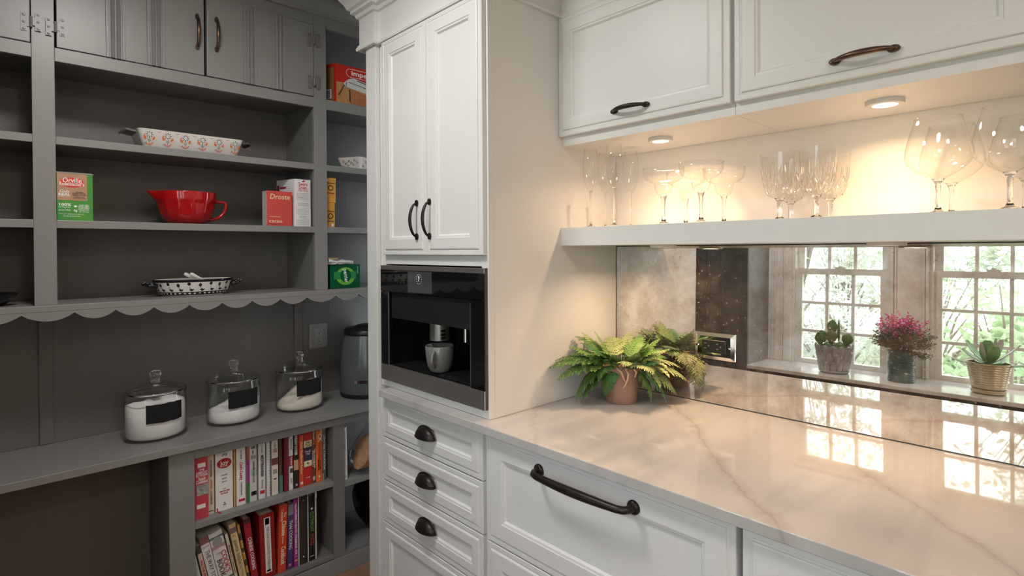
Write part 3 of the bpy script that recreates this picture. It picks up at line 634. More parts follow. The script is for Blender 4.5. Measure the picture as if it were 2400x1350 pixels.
# cocoa box and cake flour box
t = thing('cocoa_box', 'small red cocoa box in front of the white flour carton', 'box', (-2.36, .888, 1.52))
x, y0, y1 = -2.333, .834, .938
obj('carton', MB().box(x-.05, x, y0, y1, 1.5202, 1.664), solid('cocoa_red', (.56, .07, .055), .35), t, bevel=.0008)
obj('side_label', MB().box(x-.048, x-.001, y0-.0006, y0-.0001, 1.521, 1.663), solid('pale_label', (.55, .57, .58)), t)
m = MB(); text_to(m, 'Droste', .030, MX(x+.0003, y0+.053, 1.640), bold=.012, shear=.15, fitw=.082); text_to(m, 'cacao', .020, MX(x+.0003, y0+.036, 1.540), bold=.008, fitw=.054); m.box(x, x+.0004, y0+.010, y0+.055, 1.5575, 1.559)
obj('lettering', m, solid('gold_ink', (.75, .60, .36)), t, recalc=False)['kind'] = 'stuff'
m = MB(); text_to(m, 'HOLLAND   250 g', .005, MX(x+.0003, y0+.034, 1.5275), fitw=.05); text_to(m, 'A\nB\nC', .008, MX(x+.0003, y0-.01, 1.6)) if 0 else None
obj('fine_lettering', m, INKB, t, recalc=False)['kind'] = 'stuff'
t = thing('flour_box', 'tall white cake flour carton behind the red cocoa box', 'box', (-2.37, .985, 1.52))
x, y0, y1 = -2.338, .951, 1.021
obj('carton', MB().prism([(0, 0), (y1-y0, 0), (y1-y0, 0), (y1-y0, .2)] and [(y0, 1.5202), (y1, 1.5202), (y1, 1.722), (y0, 1.722)], lambda a, b, d: (x-d-(0 if a > y0+.01 else 0)-d*0, a-d*.25*(1 if a < y0+.01 else 1), b), 0, .12), solid('white_card', (.72, .72, .72), .35), t, bevel=.0008)
m = MB(); text_to(m, 'Swans', .021, MX(x+.0003, y0+.037, 1.701), bold=.008, fitw=.040); text_to(m, 'Down.', .021, MX(x+.0003, y0+.037, 1.686), bold=.008, fitw=.036); text_to(m, 'Cake Flour', .012, MX(x+.0003, y0+.036, 1.674), shear=.4, fitw=.044)
m.prism(ell(y0+.039, 1.714, .007, .0035, 12, .4), lambda a, b, d: (x+d, a, b), 0, .0004); lines(m, x, y0+.016, y0+.04, 1.642, 1.646, 1)
obj('lettering', m, INKR, t, recalc=False)['kind'] = 'stuff'
m = MB(); lines(m, x, y0+.008, y1-.004, 1.632, 1.664, 8, .0009); lines(m, x, y0+.014, y1-.008, 1.607, 1.622, 3, .0016, .1); lines(m, x, y0+.008, y1-.004, 1.570, 1.60, 7, .0009); lines(m, x, y0+.018, y1-.014, 1.556, 1.566, 2, .0016, .1); lines(m, x, y0+.008, y1-.004, 1.524, 1.552, 7, .0009)
obj('fine_print', m, solid('grey_ink', (.25, .25, .25)), t)['kind'] = 'stuff'
m = MB(); 
def side(yy, zz): return (x-yy, y0-yy*.25-.0004, zz)
for a, b, c, d_ in ((.055, .095, 1.683, 1.692), (.1, .116, 1.672, 1.70)): m.add([side(a, c), side(b, c), side(b, d_), side(a, d_)], [(0, 1, 2, 3)])
obj('side_marks', m, solid('crimson', (.36, .01, .05)), t)['kind'] = 'stuff'
m = MB()
for i in range(20):
    z = 1.70-i*.0085; a = .01 if i > 2 else .03
    m.add([side(a, z), side(.03+.05*random.random(), z), side(.06, z+.0012), side(a, z+.0012)], [(0, 1, 2, 3)])
obj('side_print', m, solid('grey_ink', (.25, .25, .25)), t)['kind'] = 'stuff'
# two yellow cartons, one on the other
for i, (z0, z1, lab) in enumerate(((1.5202, 1.630, 'lower of two yellow cartons stacked in the side column'), (1.6305, 1.740, 'upper of two yellow cartons stacked in the side column'))):
    t = thing('yellow_carton', lab, 'box', (-2.40, 1.115, z0), group='yellow cartons in the side column')
    x, y0, y1 = -2.347+i*.003, 1.089, 1.135+i*.004
    obj('carton', MB().box(x-.11, x, y0, y1, z0, z1).box(x-.11, x+.0012, y0, y1+.0012, z1-.012 if i else z0, z1 if i else z0+.001), solid('yellow_card', (.62, .30, .045), .4), t, bevel=.0007)
    m = MB(); cy, cz = y0+.026, (z0+z1)/2+(.01 if i else -.005)
    for q in range(24):
        a, b = 2*PI*q/24, 2*PI*(q+1)/24
        m.add([(x+.0014, cy+r_*math.cos(w_), cz+r_*math.sin(w_)) for r_, w_ in ((.0125, a), (.0125, b), (.0085, b), (.0085, a))], [(0, 1, 2, 3)])
    m.box(x+.0012, x+.0015, y0+.004, y1-.004, cz+(.020 if i else -.024), cz+(.023 if i else -.021))
    obj('seal', m, INKB, t)
    m = MB(); text_to(m, 'Velveeta', .010, MX(x+.0013, cy-.002, cz-.023 if i else cz+.022), bold=.01, shear=.15, fitw=.036)
    obj('lettering', m, solid('maroon_ink', (.28, .02, .02)), t, recalc=False)['kind'] = 'stuff'
    obj('barcode', MB().box(x+.0012, x+.0014, (y0+.004, y0+.03)[1-i], (y0+.014, y0+.04)[1-i], cz+(.030 if i else -.045), cz+(.040 if i else -.034)), INKW, t)
# pasta machine carton
t = thing('pasta_machine_box', 'red pasta machine carton on the top shelf of the side column', 'box', (-2.39, 1.28, 2.078))
x, y0, y1 = -2.331, 1.138, 1.42
dx = lambda a, b, d: (x-d, a-d*.38, b)
obj('carton', MB().prism([(y0, 2.0775), (y1, 2.0775), (y1, 2.252), (y0, 2.252)], dx, 0, .13), solid('red_print', (.52, .028, .016), .3), t, bevel=.0008)
obj('wood_picture', MB().box(x, x+.0004, y0+.002, y1, 2.0785, 2.172), solid('wood_photo', (.62, .36, .15), .35, noise=((8, 22, 22), .25, (.40, .18, .06))), t)
m = MB(); yy = y0+.04
for i in range(26): m.box(x+.0004, x+.0016, yy+.03+i*.009, yy+.037+i*.009, 2.0785, 2.150-.0022*i)
obj('pasta_picture', m, solid('pasta_photo', (.45, .17, .06), .4), t)['kind'] = 'stuff'
m = MB(); m.prism([(y0+.035, 2.170), (y0+.06, 2.192), (y1-.02, 2.160), (y1-.02, 2.125), (y0+.045, 2.155)], lambda a, b, d: (x+d, a, b), .0004, .0022); m.prism([(y0+.060, 2.192), (y0+.085, 2.200), (y1-.02, 2.170), (y1-.02, 2.160)], lambda a, b, d: (x+d, a, b), .0004, .0026)
obj('machine_picture', m, solid('silver_photo', (.62, .62, .60), .3), t)
m = MB(); m.prism([(y0+.10, 2.190), (y0+.104, 2.194), (y1-.02, 2.164), (y1-.02, 2.161)], lambda a, b, d: (x+d, a, b), .0026, .003); m.prism([(y0+.062, 2.176), (y0+.064, 2.179), (y1-.02, 2.147), (y1-.02, 2.145)], lambda a, b, d: (x+d, a, b), .0022, .0026)
obj('machine_slot_picture', m, solid('slot_photo', (.10, .10, .10)), t)['kind'] = 'stuff'
m = MB(); m.prism([(y0+.010, 2.113), (y0+.036, 2.160), (y0+.040, 2.160), (y0+.016, 2.113)], lambda a, b, d: (x+d, a, b), .0004, .002); m.prism([(y0+.064, 2.09), (y0+.062, 2.145), (y0+.067, 2.145), (y0+.070, 2.09)], lambda a, b, d: (x+d, a, b), .0016, .003); m.box(x+.0022, x+.0024, y0+.047, y0+.05, 2.157, 2.178)
obj('machine_leg_picture', m, solid('dark_photo', (.06, .04, .04)), t)['kind'] = 'stuff'
m = MB(); text_to(m, 'imperia', .030, MX(x+.0006, y0+.135, 2.222), bold=.02, fitw=.122)
loop = ell(y0+.07, 2.2225, .017, .017, 24)
pts = [(x+.0004, y0+.205+.018*math.cos(a), 2.2215+.018*math.sin(a)) for a in [(-PI/2+PI*i/8) for i in range(9)]]+[(x+.0004, y0+.068+.018*math.cos(a), 2.2215+.018*math.sin(a)) for a in [(PI/2+PI*i/8) for i in range(9)]]
m.tube(pts, .0011, 4, closed=True)
obj('lettering', m, INKW, t, recalc=False)['kind'] = 'stuff'
m = MB(); sd = lambda a, b, d: (x-a, y0-a*.38-.0005+d, b)
m.prism([(.012, 2.088), (.12, 2.088), (.12, 2.236), (.012, 2.236)], sd, -.0004, 0)
obj('side_picture', m, solid('wood_photo2', (.25, .14, .06), .4), t)
obj('barcode', MB().prism([(.025, 2.098), (.075, 2.098), (.075, 2.14), (.025, 2.14)], sd, -.0009, -.0004), INKW, t)
m = MB()
for i in range(6): m.prism([(.03, 2.103+i*.0055), (.07, 2.103+i*.0055), (.07, 2.106+i*.0055), (.03, 2.106+i*.0055)], sd, -.0012, -.0009)
obj('bars', m, INKB, t)['kind'] = 'stuff'
# white loaf dish with painted flowers
CERW = mat('white_ceramic', (.74, .715, .68), .12, spec=.55)
t = thing('loaf_dish', 'long white ceramic dish painted with orange folk flowers', 'dish', (-2.42, .573, 1.7915))
def rect_ring(hx, hy, r, z, n=5):
    out = []
    for cx_, cy_, a0 in ((hx-r, hy-r, 0), (-hx+r, hy-r, PI/2), (-hx+r, -hy+r, PI), (hx-r, -hy+r, 1.5*PI)):
        for i in range(n): a = a0+PI/2*i/(n-1); out.append((cx_+r*math.cos(a), cy_+r*math.sin(a), z))
    return out
def loft(rings_, cap=True):
    m = MB(); n = len(rings_[0]); vs_ = [p for r_ in rings_ for p in r_]
    fs = [(j*n+i, j*n+(i+1) % n, (j+1)*n+(i+1) % n, (j+1)*n+i) for j in range(len(rings_)-1) for i in range(n)]
    fs += [list(range(n))[::-1], [(len(rings_)-1)*n+i for i in range(n)]]
    return m.add(vs_, fs)
HX0, HX1, HY0, HY1, HH = .066, .082, .160, .178, .066
obj('dish', loft([rect_ring(HX0-.004, HY0-.004, .014, 0), rect_ring(HX0, HY0, .016, .003), rect_ring(HX1, HY1, .02, HH-.002), rect_ring(HX1+.001, HY1+.001, .021, HH), rect_ring(HX1-.004, HY1-.004, .018, HH), rect_ring(HX0-.005, HY0-.005, .014, .008)]), CERW, t, 40, local=True)
for sg in (-1, 1):
    obj('handle', loft([[(q*.05, sg*(HY1-.006), HH-.012+dz) for q, dz in ((-1, 0), (1, 0), (1, .006), (-1, .006))], [(q*.046, sg*(HY1+.030), HH-.006+dz) for q, dz in ((-1, 0), (1, 0), (1, .006), (-1, .006))], [(q*.036, sg*(HY1+.040), HH-.012+dz) for q, dz in ((-1, 0), (1, 0), (1, .006), (-1, .006))]]), mat('grey_dish_handle', (.10, .10, .10), .3), t, local=True)
ORG, INK2 = solid('orange_glaze', (.66, .16, .07), .2), solid('dark_glaze', (.07, .07, .09), .3)
mo, mk = MB(), MB()
slope = (HX1-HX0)/HH
def onf(a, b, d): return (HX0+slope*b+d+.0004, a, b)
for i in range(6):
    cy = -.142+i*.0575
    for q in range(8):
        an = q*PI/4; mk.prism(ell(cy+.0085*math.cos(an), .047+.0085*math.sin(an), .0036, .0013, 8, an), onf, 0, .0004)
        mk.prism(ell(cy+.0145*math.cos(an+.4), .047+.0145*math.sin(an+.4), .0008, .0008, 5), onf, 0, .0004)
    mk.box(0, 0, 0, 0, 0, 0) if 0 else None
    mk.prism([(cy-.0005, .012), (cy+.0005, .012), (cy+.0005, .036), (cy-.0005, .036)], onf, 0, .0004)
    for q in (.024, .029): mk.prism(ell(cy+.0035, q, .004, .0005, 6, .9), onf, 0, .0004); mk.prism(ell(cy-.0035, q, .004, .0005, 6, -.9), onf, 0, .0004)
    mo.prism(ell(cy-.0135, .036, .0042, .0068, 12, .45), onf, 0, .0004); mo.prism(ell(cy-.0155, .045, .0022, .0025, 8), onf, 0, .0004); mo.prism(ell(cy+.0135, .034, .0035, .0065, 12, -.4), onf, 0, .0004)
    mo.prism(ell(cy+.0065, .015, .009, .0018, 10, .75), onf, 0, .0004); mo.prism(ell(cy-.006, .0135, .0075, .0018, 10, -.65), onf, 0, .0004)
    mk.prism(ell(cy-.0125, .017, .006, .0006, 8, .5), onf, 0, .0004); mk.prism(ell(cy+.021, .030, .0009, .0009, 5), onf, 0, .0004); mk.prism(ell(cy+.0205, .026, .0009, .0009, 5), onf, 0, .0004)
    if i < 5:
        mo.prism(ell(cy+.026, .058, .0045, .0008, 8, -.5), onf, 0, .0004); mo.prism(ell(cy+.032, .058, .0045, .0008, 8, .5), onf, 0, .0004)
obj('orange_flowers', mo, ORG, t, local=True)['kind'] = 'stuff'
obj('grey_flowers', mk, INK2, t, local=True)['kind'] = 'stuff'
# patterned white dish in the side column
t = thing('patterned_dish', 'white dish with red and black swirls partly hidden in the side column', 'dish', (-2.40, 1.29, 1.7915), .5)
obj('dish', loft([rect_ring(.05, .075, .012, 0), rect_ring(.066, .095, .016, .052), rect_ring(.062, .091, .014, .052), rect_ring(.047, .072, .01, .005)]), CERW, t, 40, local=True)
mo, mk = MB(), MB(); sl2 = .016/.052
def on2(a, b, d): return (.050+sl2*b+.0004+d, a, b)
def on3(a, b, d): return (a, -.075-.020/.052*b-.0004-d, b)
for i in range(9):
    a, b = -.06+i*.015, .012+.028*((i*37) % 10)/10
    for fn, aa in ((on2, a), (on3, a*.65)):
        (mo if i % 2 else mk).prism(ell(aa, b, .0045, .0015, 8, i), fn, 0, .0004); mk.tube([fn(aa+.006*math.cos(q), b+.006*math.sin(q), 0) for q in [x_*.6 for x_ in range(8)]], .0006, 4)
        (mk if i % 2 else mo).prism(ell(aa+.006, .046-b*.7, .002, .002, 8), fn, 0, .0004)
obj('red_swirls', mo, INKR, t, local=True)['kind'] = 'stuff'; obj('black_swirls', mk, INK2, t, local=True)['kind'] = 'stuff'
# oval baker with spoons
t = thing('oval_baker', 'white oval baking dish with black dots and stem handles', 'dish', (-2.44, .592, 1.2465))
SX, SY = .095, .139
out = [(0, 0), (.78, 0), (.82, .004), (.90, .024), (.965, .05), (1.0, .058), (1.0, .063), (.955, .063), (.93, .05), (.86, .02), (.76, .008), (0, .007)]
obj('dish', MB().lathe([(r_, z) for r_, z in out], seg=56, sx=SX, sy=SY), CERW, t, 40, local=True)
obj('rim', MB().lathe([(.955, .0632), (1.008, .0632), (1.008, .057), (.985, .0535), (.97, .055), (.955, .0632)], seg=56, sx=SX, sy=SY), mat('black_glaze', (.012, .012, .014), .12), t, 40, local=True)
BG = mat('black_glaze2', (.015, .015, .017), .15)
mk, mw = MB(), MB()
def prof_r(z): return .82+(z-.004)/.02*.08 if z < .024 else .90+(z-.024)/.026*.065
def ov(a, z, d=0): 
    r_ = prof_r(z)+.008+d; return (SX*r_*math.cos(a), SY*r_*math.sin(a), z)
mk.lathe([(prof_r(.005)+.006, .004), (prof_r(.0165)+.006, .0165), (prof_r(.0165)+.001, .0165), (prof_r(.005), .004)], seg=56, sx=SX, sy=SY)
def blob(m, a, z, ra, rz, n=8, rot=0):
    pts = [(ra*math.cos(2*PI*i/n), rz*math.sin(2*PI*i/n)) for i in range(n)]
    pts = [(p*math.cos(rot)-q*math.sin(rot), p*math.sin(rot)+q*math.cos(rot)) for p, q in pts]
    vs_ = [ov(a+p/.115, z+q) for p, q in pts]; m.add(vs_, [list(range(n))])
for i in range(44): blob(mw, 2*PI*i/44, .0105, .0042, .0030)
for i in range(22):
    a = 2*PI*i/22; blob(mk, a, .042+.005*(i % 2), .0052, .0062, 8); blob(mk, a, .049+.004*(i % 2), .0012, .0025, 5)
    mk.tube([ov(a, .036), ov(a+.03, .030), ov(a+.05, .022)], .0006, 4)
    for rr in (-.9, 0, .9): blob(mk, a+.06+.03*rr, .0235, .0022, .0055, 8, -rr)
obj('black_pattern', mk, BG, t, local=True)['kind'] = 'stuff'; obj('white_dots', mw, CERW, t, local=True, recalc=False)['kind'] = 'stuff'
for sg in (-1, 1):
    h = obj('handle', MB().tube([(.028, sg*.128, .040), (.024, sg*.150, .043), (.0, sg*.166, .048), (-.024, sg*.150, .043), (-.028, sg*.128, .040)], [.009, .0085, .0085, .0085, .009], 10), BG, t, True, local=True)
    m = MB()
    for yy, xx, zz in ((.147, .0245, .0505), (.158, .0165, .052), (.1645, .0, .0555), (.158, -.0165, .052), (.153, .031, .044), (.170, .0085, .052)): m.lathe([(0, -.001), (.004, 0), (0, .0012)], (xx, sg*yy, zz), 8)
    obj('handle_dots', m, CERW, h, local=True)['kind'] = 'stuff'
for i, (dy, lb) in enumerate(((-.011, 'white serving spoon resting in the oval dish, far one'), (.004, 'white serving spoon resting in the oval dish, near one'))):
    s_ = thing('serving_spoon', lb, 'spoon', (-2.452+.022*i, .592+dy, 1.256), group='white spoons in the oval dish')
    obj('handle', MB().tube([(0, .075, .022), (0, .045, .038), (0, .01, .057), (0, -.012, .070), (0, -.020, .074)], [.004, .0045, .0055, .0075, .005], 8), CERW, s_, True, local=True)
    obj('bowl', MB().lathe([(0, 0), (.012, .002), (.018, .008), (.016, .008), (0, .003)], (0, .088, .007), 14), CERW, s_, True, local=True)
# black bowl at the left edge
t = thing('black_bowl', 'shallow black bowl cut off by the left picture edge', 'bowl', (-2.41, -.005, 1.2465))
obj('bowl', MB().lathe([(0, 0), (.042, 0), (.05, .004), (.070, .022), (.083, .039), (.081, .0395), (.066, .022), (.045, .006), (0, .005)], seg=36), mat('black_stoneware', (.008, .008, .009), .2), t, 40, local=True)
# green sparkling water carton with a crumpled paper bag on top
t = thing('water_carton', 'green sparkling water carton on the lowest shelf of the side column', 'box', (-2.41, 1.18, 1.2465))
x, y0, y1 = -2.338, 1.107, 1.252
obj('carton', MB().box(x-.12, x, y0, y1, 1.2465, 1.354), solid('bottle_green', (.004, .085, .035), .22), t, bevel=.001)
obj('glow_print', MB().prism(ell(y0+.073, 1.301, .046, .040, 28), lambda a, b, d: (x+d, a, b), 0, .0004), solid('lime_print', (.16, .42, .05), .25), t)
obj('can_picture', MB().box(x+.0004, x+.0009, y0+.016, y0+.124, 1.288, 1.3215), solid('can_green', (.03, .22, .07), .25), t, bevel=.0003)
obj('badge', MB().prism(ell(y0+.073, 1.303, .026, .030, 24), lambda a, b, d: (x+d, a, b), .0009, .0013), solid('dark_badge', (.004, .10, .035), .25), t)
m = MB(); text_to(m, 'perrier', .026, MX(x+.0015, y0+.073, 1.303, -PI/2+.12), bold=.02, fitw=.062); text_to(m, 'SLIM CANS', .007, MX(x+.0003, y0+.132, 1.328, -PI/2), fitw=.03)
obj('lettering', m, solid('pale_print', (.75, .8, .72)), t, recalc=False)['kind'] = 'stuff'
t = thing('paper_bag', 'crumpled white paper bag lying on the green carton', 'bag', (-2.40, 1.16, 1.3542))
m = MB(); rows = 7; cols = 12; vs_ = []
for j in range(rows):
    for i in range(cols):
        a = 2*PI*j/rows; xx = i/(cols-1); rr = .016*(1-.55*xx)*(1+.25*random.uniform(-1, 1))
        vs_.append((.05-.0*xx+rr*1.9*math.cos(a)+random.uniform(-.003, .003), -.065+.125*xx, max(.0002, .014-.006*xx+rr*math.sin(a))))
fs = [(j*cols+i, j*cols+i+1, ((j+1) % rows)*cols+i+1, ((j+1) % rows)*cols+i) for j in range(rows) for i in range(cols-1)]+[[j*cols for j in range(rows)], [j*cols+cols-1 for j in range(rows)]]
obj('bag', m.add(vs_, fs), solid('white_paper', (.62, .61, .57), .6), t, local=True)
obj('bag_clip', MB().box(.062, .074, -.068, -.02, .024, .031), solid('tan_card', (.36, .26, .14)), t, local=True)
# ------------------------------------------------------------------ glass flour jars
def jar(label, cx_, cy_, fill, fcol, tilt, dust):
    t = thing('flour_jar', label, 'jar', (cx_, cy_, ZP+.0005), group='lidded glass jars on the worktop')
    SX_, SY_ = .088, .1015
    prof = [(0, 0), (.86, 0), (.95, .006), (1, .018), (1, .140), (.985, .150), (.965, .157), (.985, .163), (.985, .168), (.945, .168), (.94, .157), (.955, .145), (.955, .02), (.90, .010), (.8, .006), (0, .006)]
    obj('jar', MB().lathe(prof, seg=44, sx=SX_, sy=SY_), JARG, t, 50, local=True)
    m = MB(); seg = 44; vs_ = []; N_ = 9
    rad = [(.80, .0072), (.89, .0112), (.945, .022)]
    for r_, z in rad:
        for i in range(seg): a = 2*PI*i/seg; vs_.append((SX_*r_*math.cos(a), SY_*r_*math.sin(a), z))
    top = []
    for k, r_ in enumerate((.945, .75, .5, .25)):
        for i in range(seg):
            a = 2*PI*i/seg; z = fill+tilt*r_*math.sin(a)+.006*math.sin(3*a+k)+random.uniform(-.0015, .0015)
            vs_.append((SX_*r_*math.cos(a), SY_*r_*math.sin(a), max(.03, min(.15, z))))
    nr = 7; fs = [(j*seg+i, j*seg+(i+1) % seg, (j+1)*seg+(i+1) % seg, (j+1)*seg+i) for j in range(nr-1) for i in range(seg)]
    fs += [list(range(seg))[::-1], [(nr-1)*seg+i for i in range(seg)]]
    obj('flour', m.add(vs_, fs), fcol, t, True, local=True)
    lp = [(.90, .1655), (.935, .1685), (1.0, .1685), (1.02, .172), (1.0, .1765), (.8, .186), (.5, .199), (.25, .206)]
    lp2 = lp
    obj('lid_rim', MB().lathe([(.96, .1685), (1.0, .168), (1.02, .172), (1.0, .1765), (.96, .1765), (.96, .1685)], seg=44, sx=SX_, sy=SY_*.985), GLASS, t, True, local=True)
    obj('knob', MB().lathe([(.2, .204), (.16, .212), (.15, .216), (.205, .224), (.215, .240), (.195, .2465), (0, .248)], seg=12, sx=SX_, sy=SY_*.9), GLASS, t, 30, local=True)
    obj('lid', MB().lathe(lp2, seg=44, sx=SX_*1.0, sy=SY_*.985, cap=False), JARG, t, 50, local=True, recalc=False)
    m = MB(); n = 14; vs_ = []
    for j in range(2):
        for i in range(n+1):
            yy = -.045+.115*i/n; a = math.asin(max(-1, min(1, yy/SY_))); wob_ = random.uniform(-.0012, .0012)
            vs_.append(((SX_+.0008)*math.cos(a), (SY_+.0008)*math.sin(a), (.072 if j == 0 else .139)+wob_))
    m.add(vs_, [(i, i+1, n+2+i, n+1+i) for i in range(n)])
    m.add([(p[0]+.0006, p[1], p[2]) for p in vs_], [(i, i+1, n+2+i, n+1+i) for i in range(n)])
    obj('chalk_label', m, mat('chalkboard_label', (.016, .016, .017), .8, spec=.15), t, local=True, recalc=False)
FLOUR, FLOUR2 = solid('white_flour', (.92, .91, .90), .9), solid('cream_flour', (.86, .80, .68), .9)
jar('glass jar almost full of white flour', -2.435, .458, .130, FLOUR, .004, 1)
jar('glass jar half full of white flour, middle of three', -2.435, .733, .072, FLOUR, .022, 0)
jar('glass jar with sloping cream-coloured meal beside the appliance', -2.43, 1.003, .072, FLOUR2, .048, 0)
# dark grey appliance half hidden by the tall cabinet
t = thing('kitchen_appliance', 'dark grey rounded countertop appliance with black lid, half hidden', 'appliance', (-2.45, 1.345, ZP+.0005))
obj('body', MB().lathe([(.125, .018), (.130, .03), (.129, .12), (.122, .22), (.108, .292), (0, .292)], seg=44), mat('dark_grey_enamel', (.10, .105, .11), .18), t, 50, local=True)
obj('base', MB().lathe([(0, 0), (.122, 0), (.127, .006), (.127, .020), (0, .020)], seg=44), BLACK, t, 40, local=True)
obj('lid', MB().lathe([(.106, .290), (.109, .295), (.107, .312), (.098, .322), (.06, .327), (.05, .334), (.03, .338), (0, .339)], seg=44), BLACK, t, 50, local=True)
a0 = math.atan2(-.105, .075)
obj('badge', MB().add([((.1315)*math.cos(a0+q*.09), (.1315)*math.sin(a0+q*.09), z) for z in (.075, .089) for q in range(6)], [(i, i+1, i+7, i+6) for i in range(5)]), CHROME, t, local=True, recalc=False)
# ------------------------------------------------------------------ cookbooks
PAGES = solid('book_pages', (.62, .57, .48), .8)
_bm = {}
def bmat(c, r=.4):
    k = (c, r)
    if k not in _bm: _bm[k] = mat('book_cover_%d' % len(_bm), c, r)
    return _bm[k]
WH, BK, RD = (.78, .77, .75), (.015, .015, .016), (.42, .02, .03)
def book(label, yc, t_, z0, h, xf_, cover, items=(), lean=0, depth=.19, grp='cookbooks on the upper bookcase shelf', pages=True, name='cookbook', extra=None):
    T = thing(name, label, 'book', (xf_, yc, z0+t_/2*abs(math.sin(lean))), 0, grp)
    T.rotation_euler = (lean, 0, 0)
    c = MB(); hb = .0022
    c.box(-depth, -.002, -t_/2, -t_/2+hb, 0, h).box(-depth, -.002, t_/2-hb, t_/2, 0, h)
    n = 6; poly = [(-.0035, -t_/2)]+[(-.002+.0022*math.sin(PI*i/n), -t_/2+t_*i/n) for i in range(n+1)]+[(-.0035, t_/2)]
    c.prism(poly, lambda a, b, d: (a, b, d), 0, h)
    obj('cover', c, bmat(cover), T, local=True)
    if pages: obj('pages', MB().box(-depth+.004, -.0035, -t_/2+hb, t_/2-hb, .003, h-.004), PAGES, T, local=True)
    by = {}
    for it in items:
        if it[0] == 'b':   # band z0 z1 colour [y0 y1]
            y0, y1 = (it[4]*t_, it[5]*t_) if len(it) > 4 else (-t_/2, t_/2)
            obj('band', MB().box(-.001, .0006, y0, y1, it[1]*h, it[2]*h), bmat(it[3]), T, local=True)
        elif it[0] == 'e':
            obj('emblem', MB().prism(ell(0, it[1]*h, it[2]*t_, it[3]), lambda a, b, d: (d, a, b), .0002, .0009), bmat(it[4]), T, local=True)
        else:              # t text size z length colour [y offset, horizontal, shear, bold]
            _, s, size, zc, ln, col = it[:6]; yo = it[6] if len(it) > 6 else 0; hz = it[7] if len(it) > 7 else 0; shr = it[8] if len(it) > 8 else 0; bo = it[9] if len(it) > 9 else .01
            m = by.setdefault(col, MB())
            text_to(m, s, size, MX(.0011, yo*t_, zc*h, 0 if hz else -PI/2), fitw=(ln*t_ if hz else ln*h), shear=shr, bold=bo)
    for col, m in by.items():
        o = obj('lettering', m, bmat(col), T, local=True, recalc=False); o['kind'] = 'stuff'
    if extra: extra(T)
    return T
Z1 = .4155
X1 = -2.318
def spiral(side):
    def fn(T):
        m = MB()
        for i in range(20):
            z = .012+i*.0115; m.tube([(-.006+.006*math.cos(a), side*.004+.0045*math.sin(a), z) for a in [2*PI*q/10 for q in range(10)]], .0009, 4, closed=True)
        o = obj('spiral_binding', m, bmat((.03, .03, .03)), T, local=True); o['kind'] = 'stuff'
    return fn
def ribbon(T):
    obj('ribbon', MB().tube([(-.01, -.024, .03), (.003, -.0265, .004), (.016, -.022, .0012), (.024, -.016, .0012)], [.002, .0025, .003, .0015], 6, flat=.4), bmat((.35, .02, .03)), T, local=True)
def photo(T):
    obj('photograph', MB().box(.0004, .0012, -.017, .021, .088, .128), mat('old_photo', (.10, .10, .10), .4, noise=((60, 60, 60), .2, (.5, .49, .47))), T, local=True)
b1 = [('b', .83, .90, WH, -.3, .3), ('t', 'THE', .012, .79, .40, WH, .0, 1), ("t", "AMERICA'S", .012, .745, .85, WH, 0, 1), ('t', 'TEST KITCHEN', .012, .70, .92, WH, 0, 1), ('t', 'Family', .018, .645, .6, WH, 0, 1, .3), ('t', 'Cookbook', .018, .595, .9, WH, 0, 1, .3), ('b', .17, .235, WH, -.38, .28)]
book('pink-red ring cookbook with family photo, against the bookcase stile', .577, .044, Z1, .232, X1+.016, (.50, .055, .085), b1, extra=photo)
book('narrow cream cookbook between the pink one and the thick white one', .613, .022, Z1, .229, X1, (.62, .54, .42), [('t', 'ANTHONY BOURDAIN', .009, .76, .28, (.12, .10, .08)), ('t', 'APPETITES', .009, .50, .15, (.45, .10, .06)), ('t', 'A COOKBOOK', .010, .27, .22, (.12, .10, .08)), ('b', .045, .06, (.12, .10, .08), -.35, .35)])
joy = [('t', '75', .014, .875, .34, BK, 0, 1, .2), ('e', .745, .42, .019, (.45, .015, .03)), ('t', 'joy', .026, .75, .48, WH, 0, 1, 0, .02), ('t', 'OF COOKING', .006, .70, .34, WH, 0, 1), ('t', 'ROMBAUER', .006, .56, .36, (.2, .2, .2), 0, 1), ('t', 'BECKER', .006, .505, .28, (.2, .2, .2), 0, 1), ('t', 'BECKER', .006, .455, .28, (.2, .2, .2), 0, 1), ('t', 'THE', .005, .34, .12, RD, 0, 1), ('t', 'NEW YORK TIMES', .007, .305, .58, RD, 0, 1, 0, .02), ('t', 'BESTSELLER', .006, .27, .42, RD, 0, 1), ('e', .115, .03, .003, BK), ('t', 'SCRIBNER', .004, .09, .2, BK, 0, 1)]
book('thick white cookbook with red oval emblem and ribbon', .660, .062, Z1, .244, X1, WH, joy, extra=ribbon)
book('thin orange-tan booklet beside the thick white cookbook', .6985, .007, Z1, .235, X1-.004, (.60, .36, .13))
book('white cookbook with red script title', .721, .034, Z1, .240, X1, WH, [('t', 'THE COMPLETE', .008, .83, .15, (.15, .15, .15)), ('t', "Cook's Country", .016, .56, .29, (.5, .02, .06), 0, 0, .25, .02), ('t', 'TV SHOW COOKBOOK', .008, .27, .22, (.15, .15, .15)), ('b', .06, .10, (.5, .02, .04), -.28, .4)])
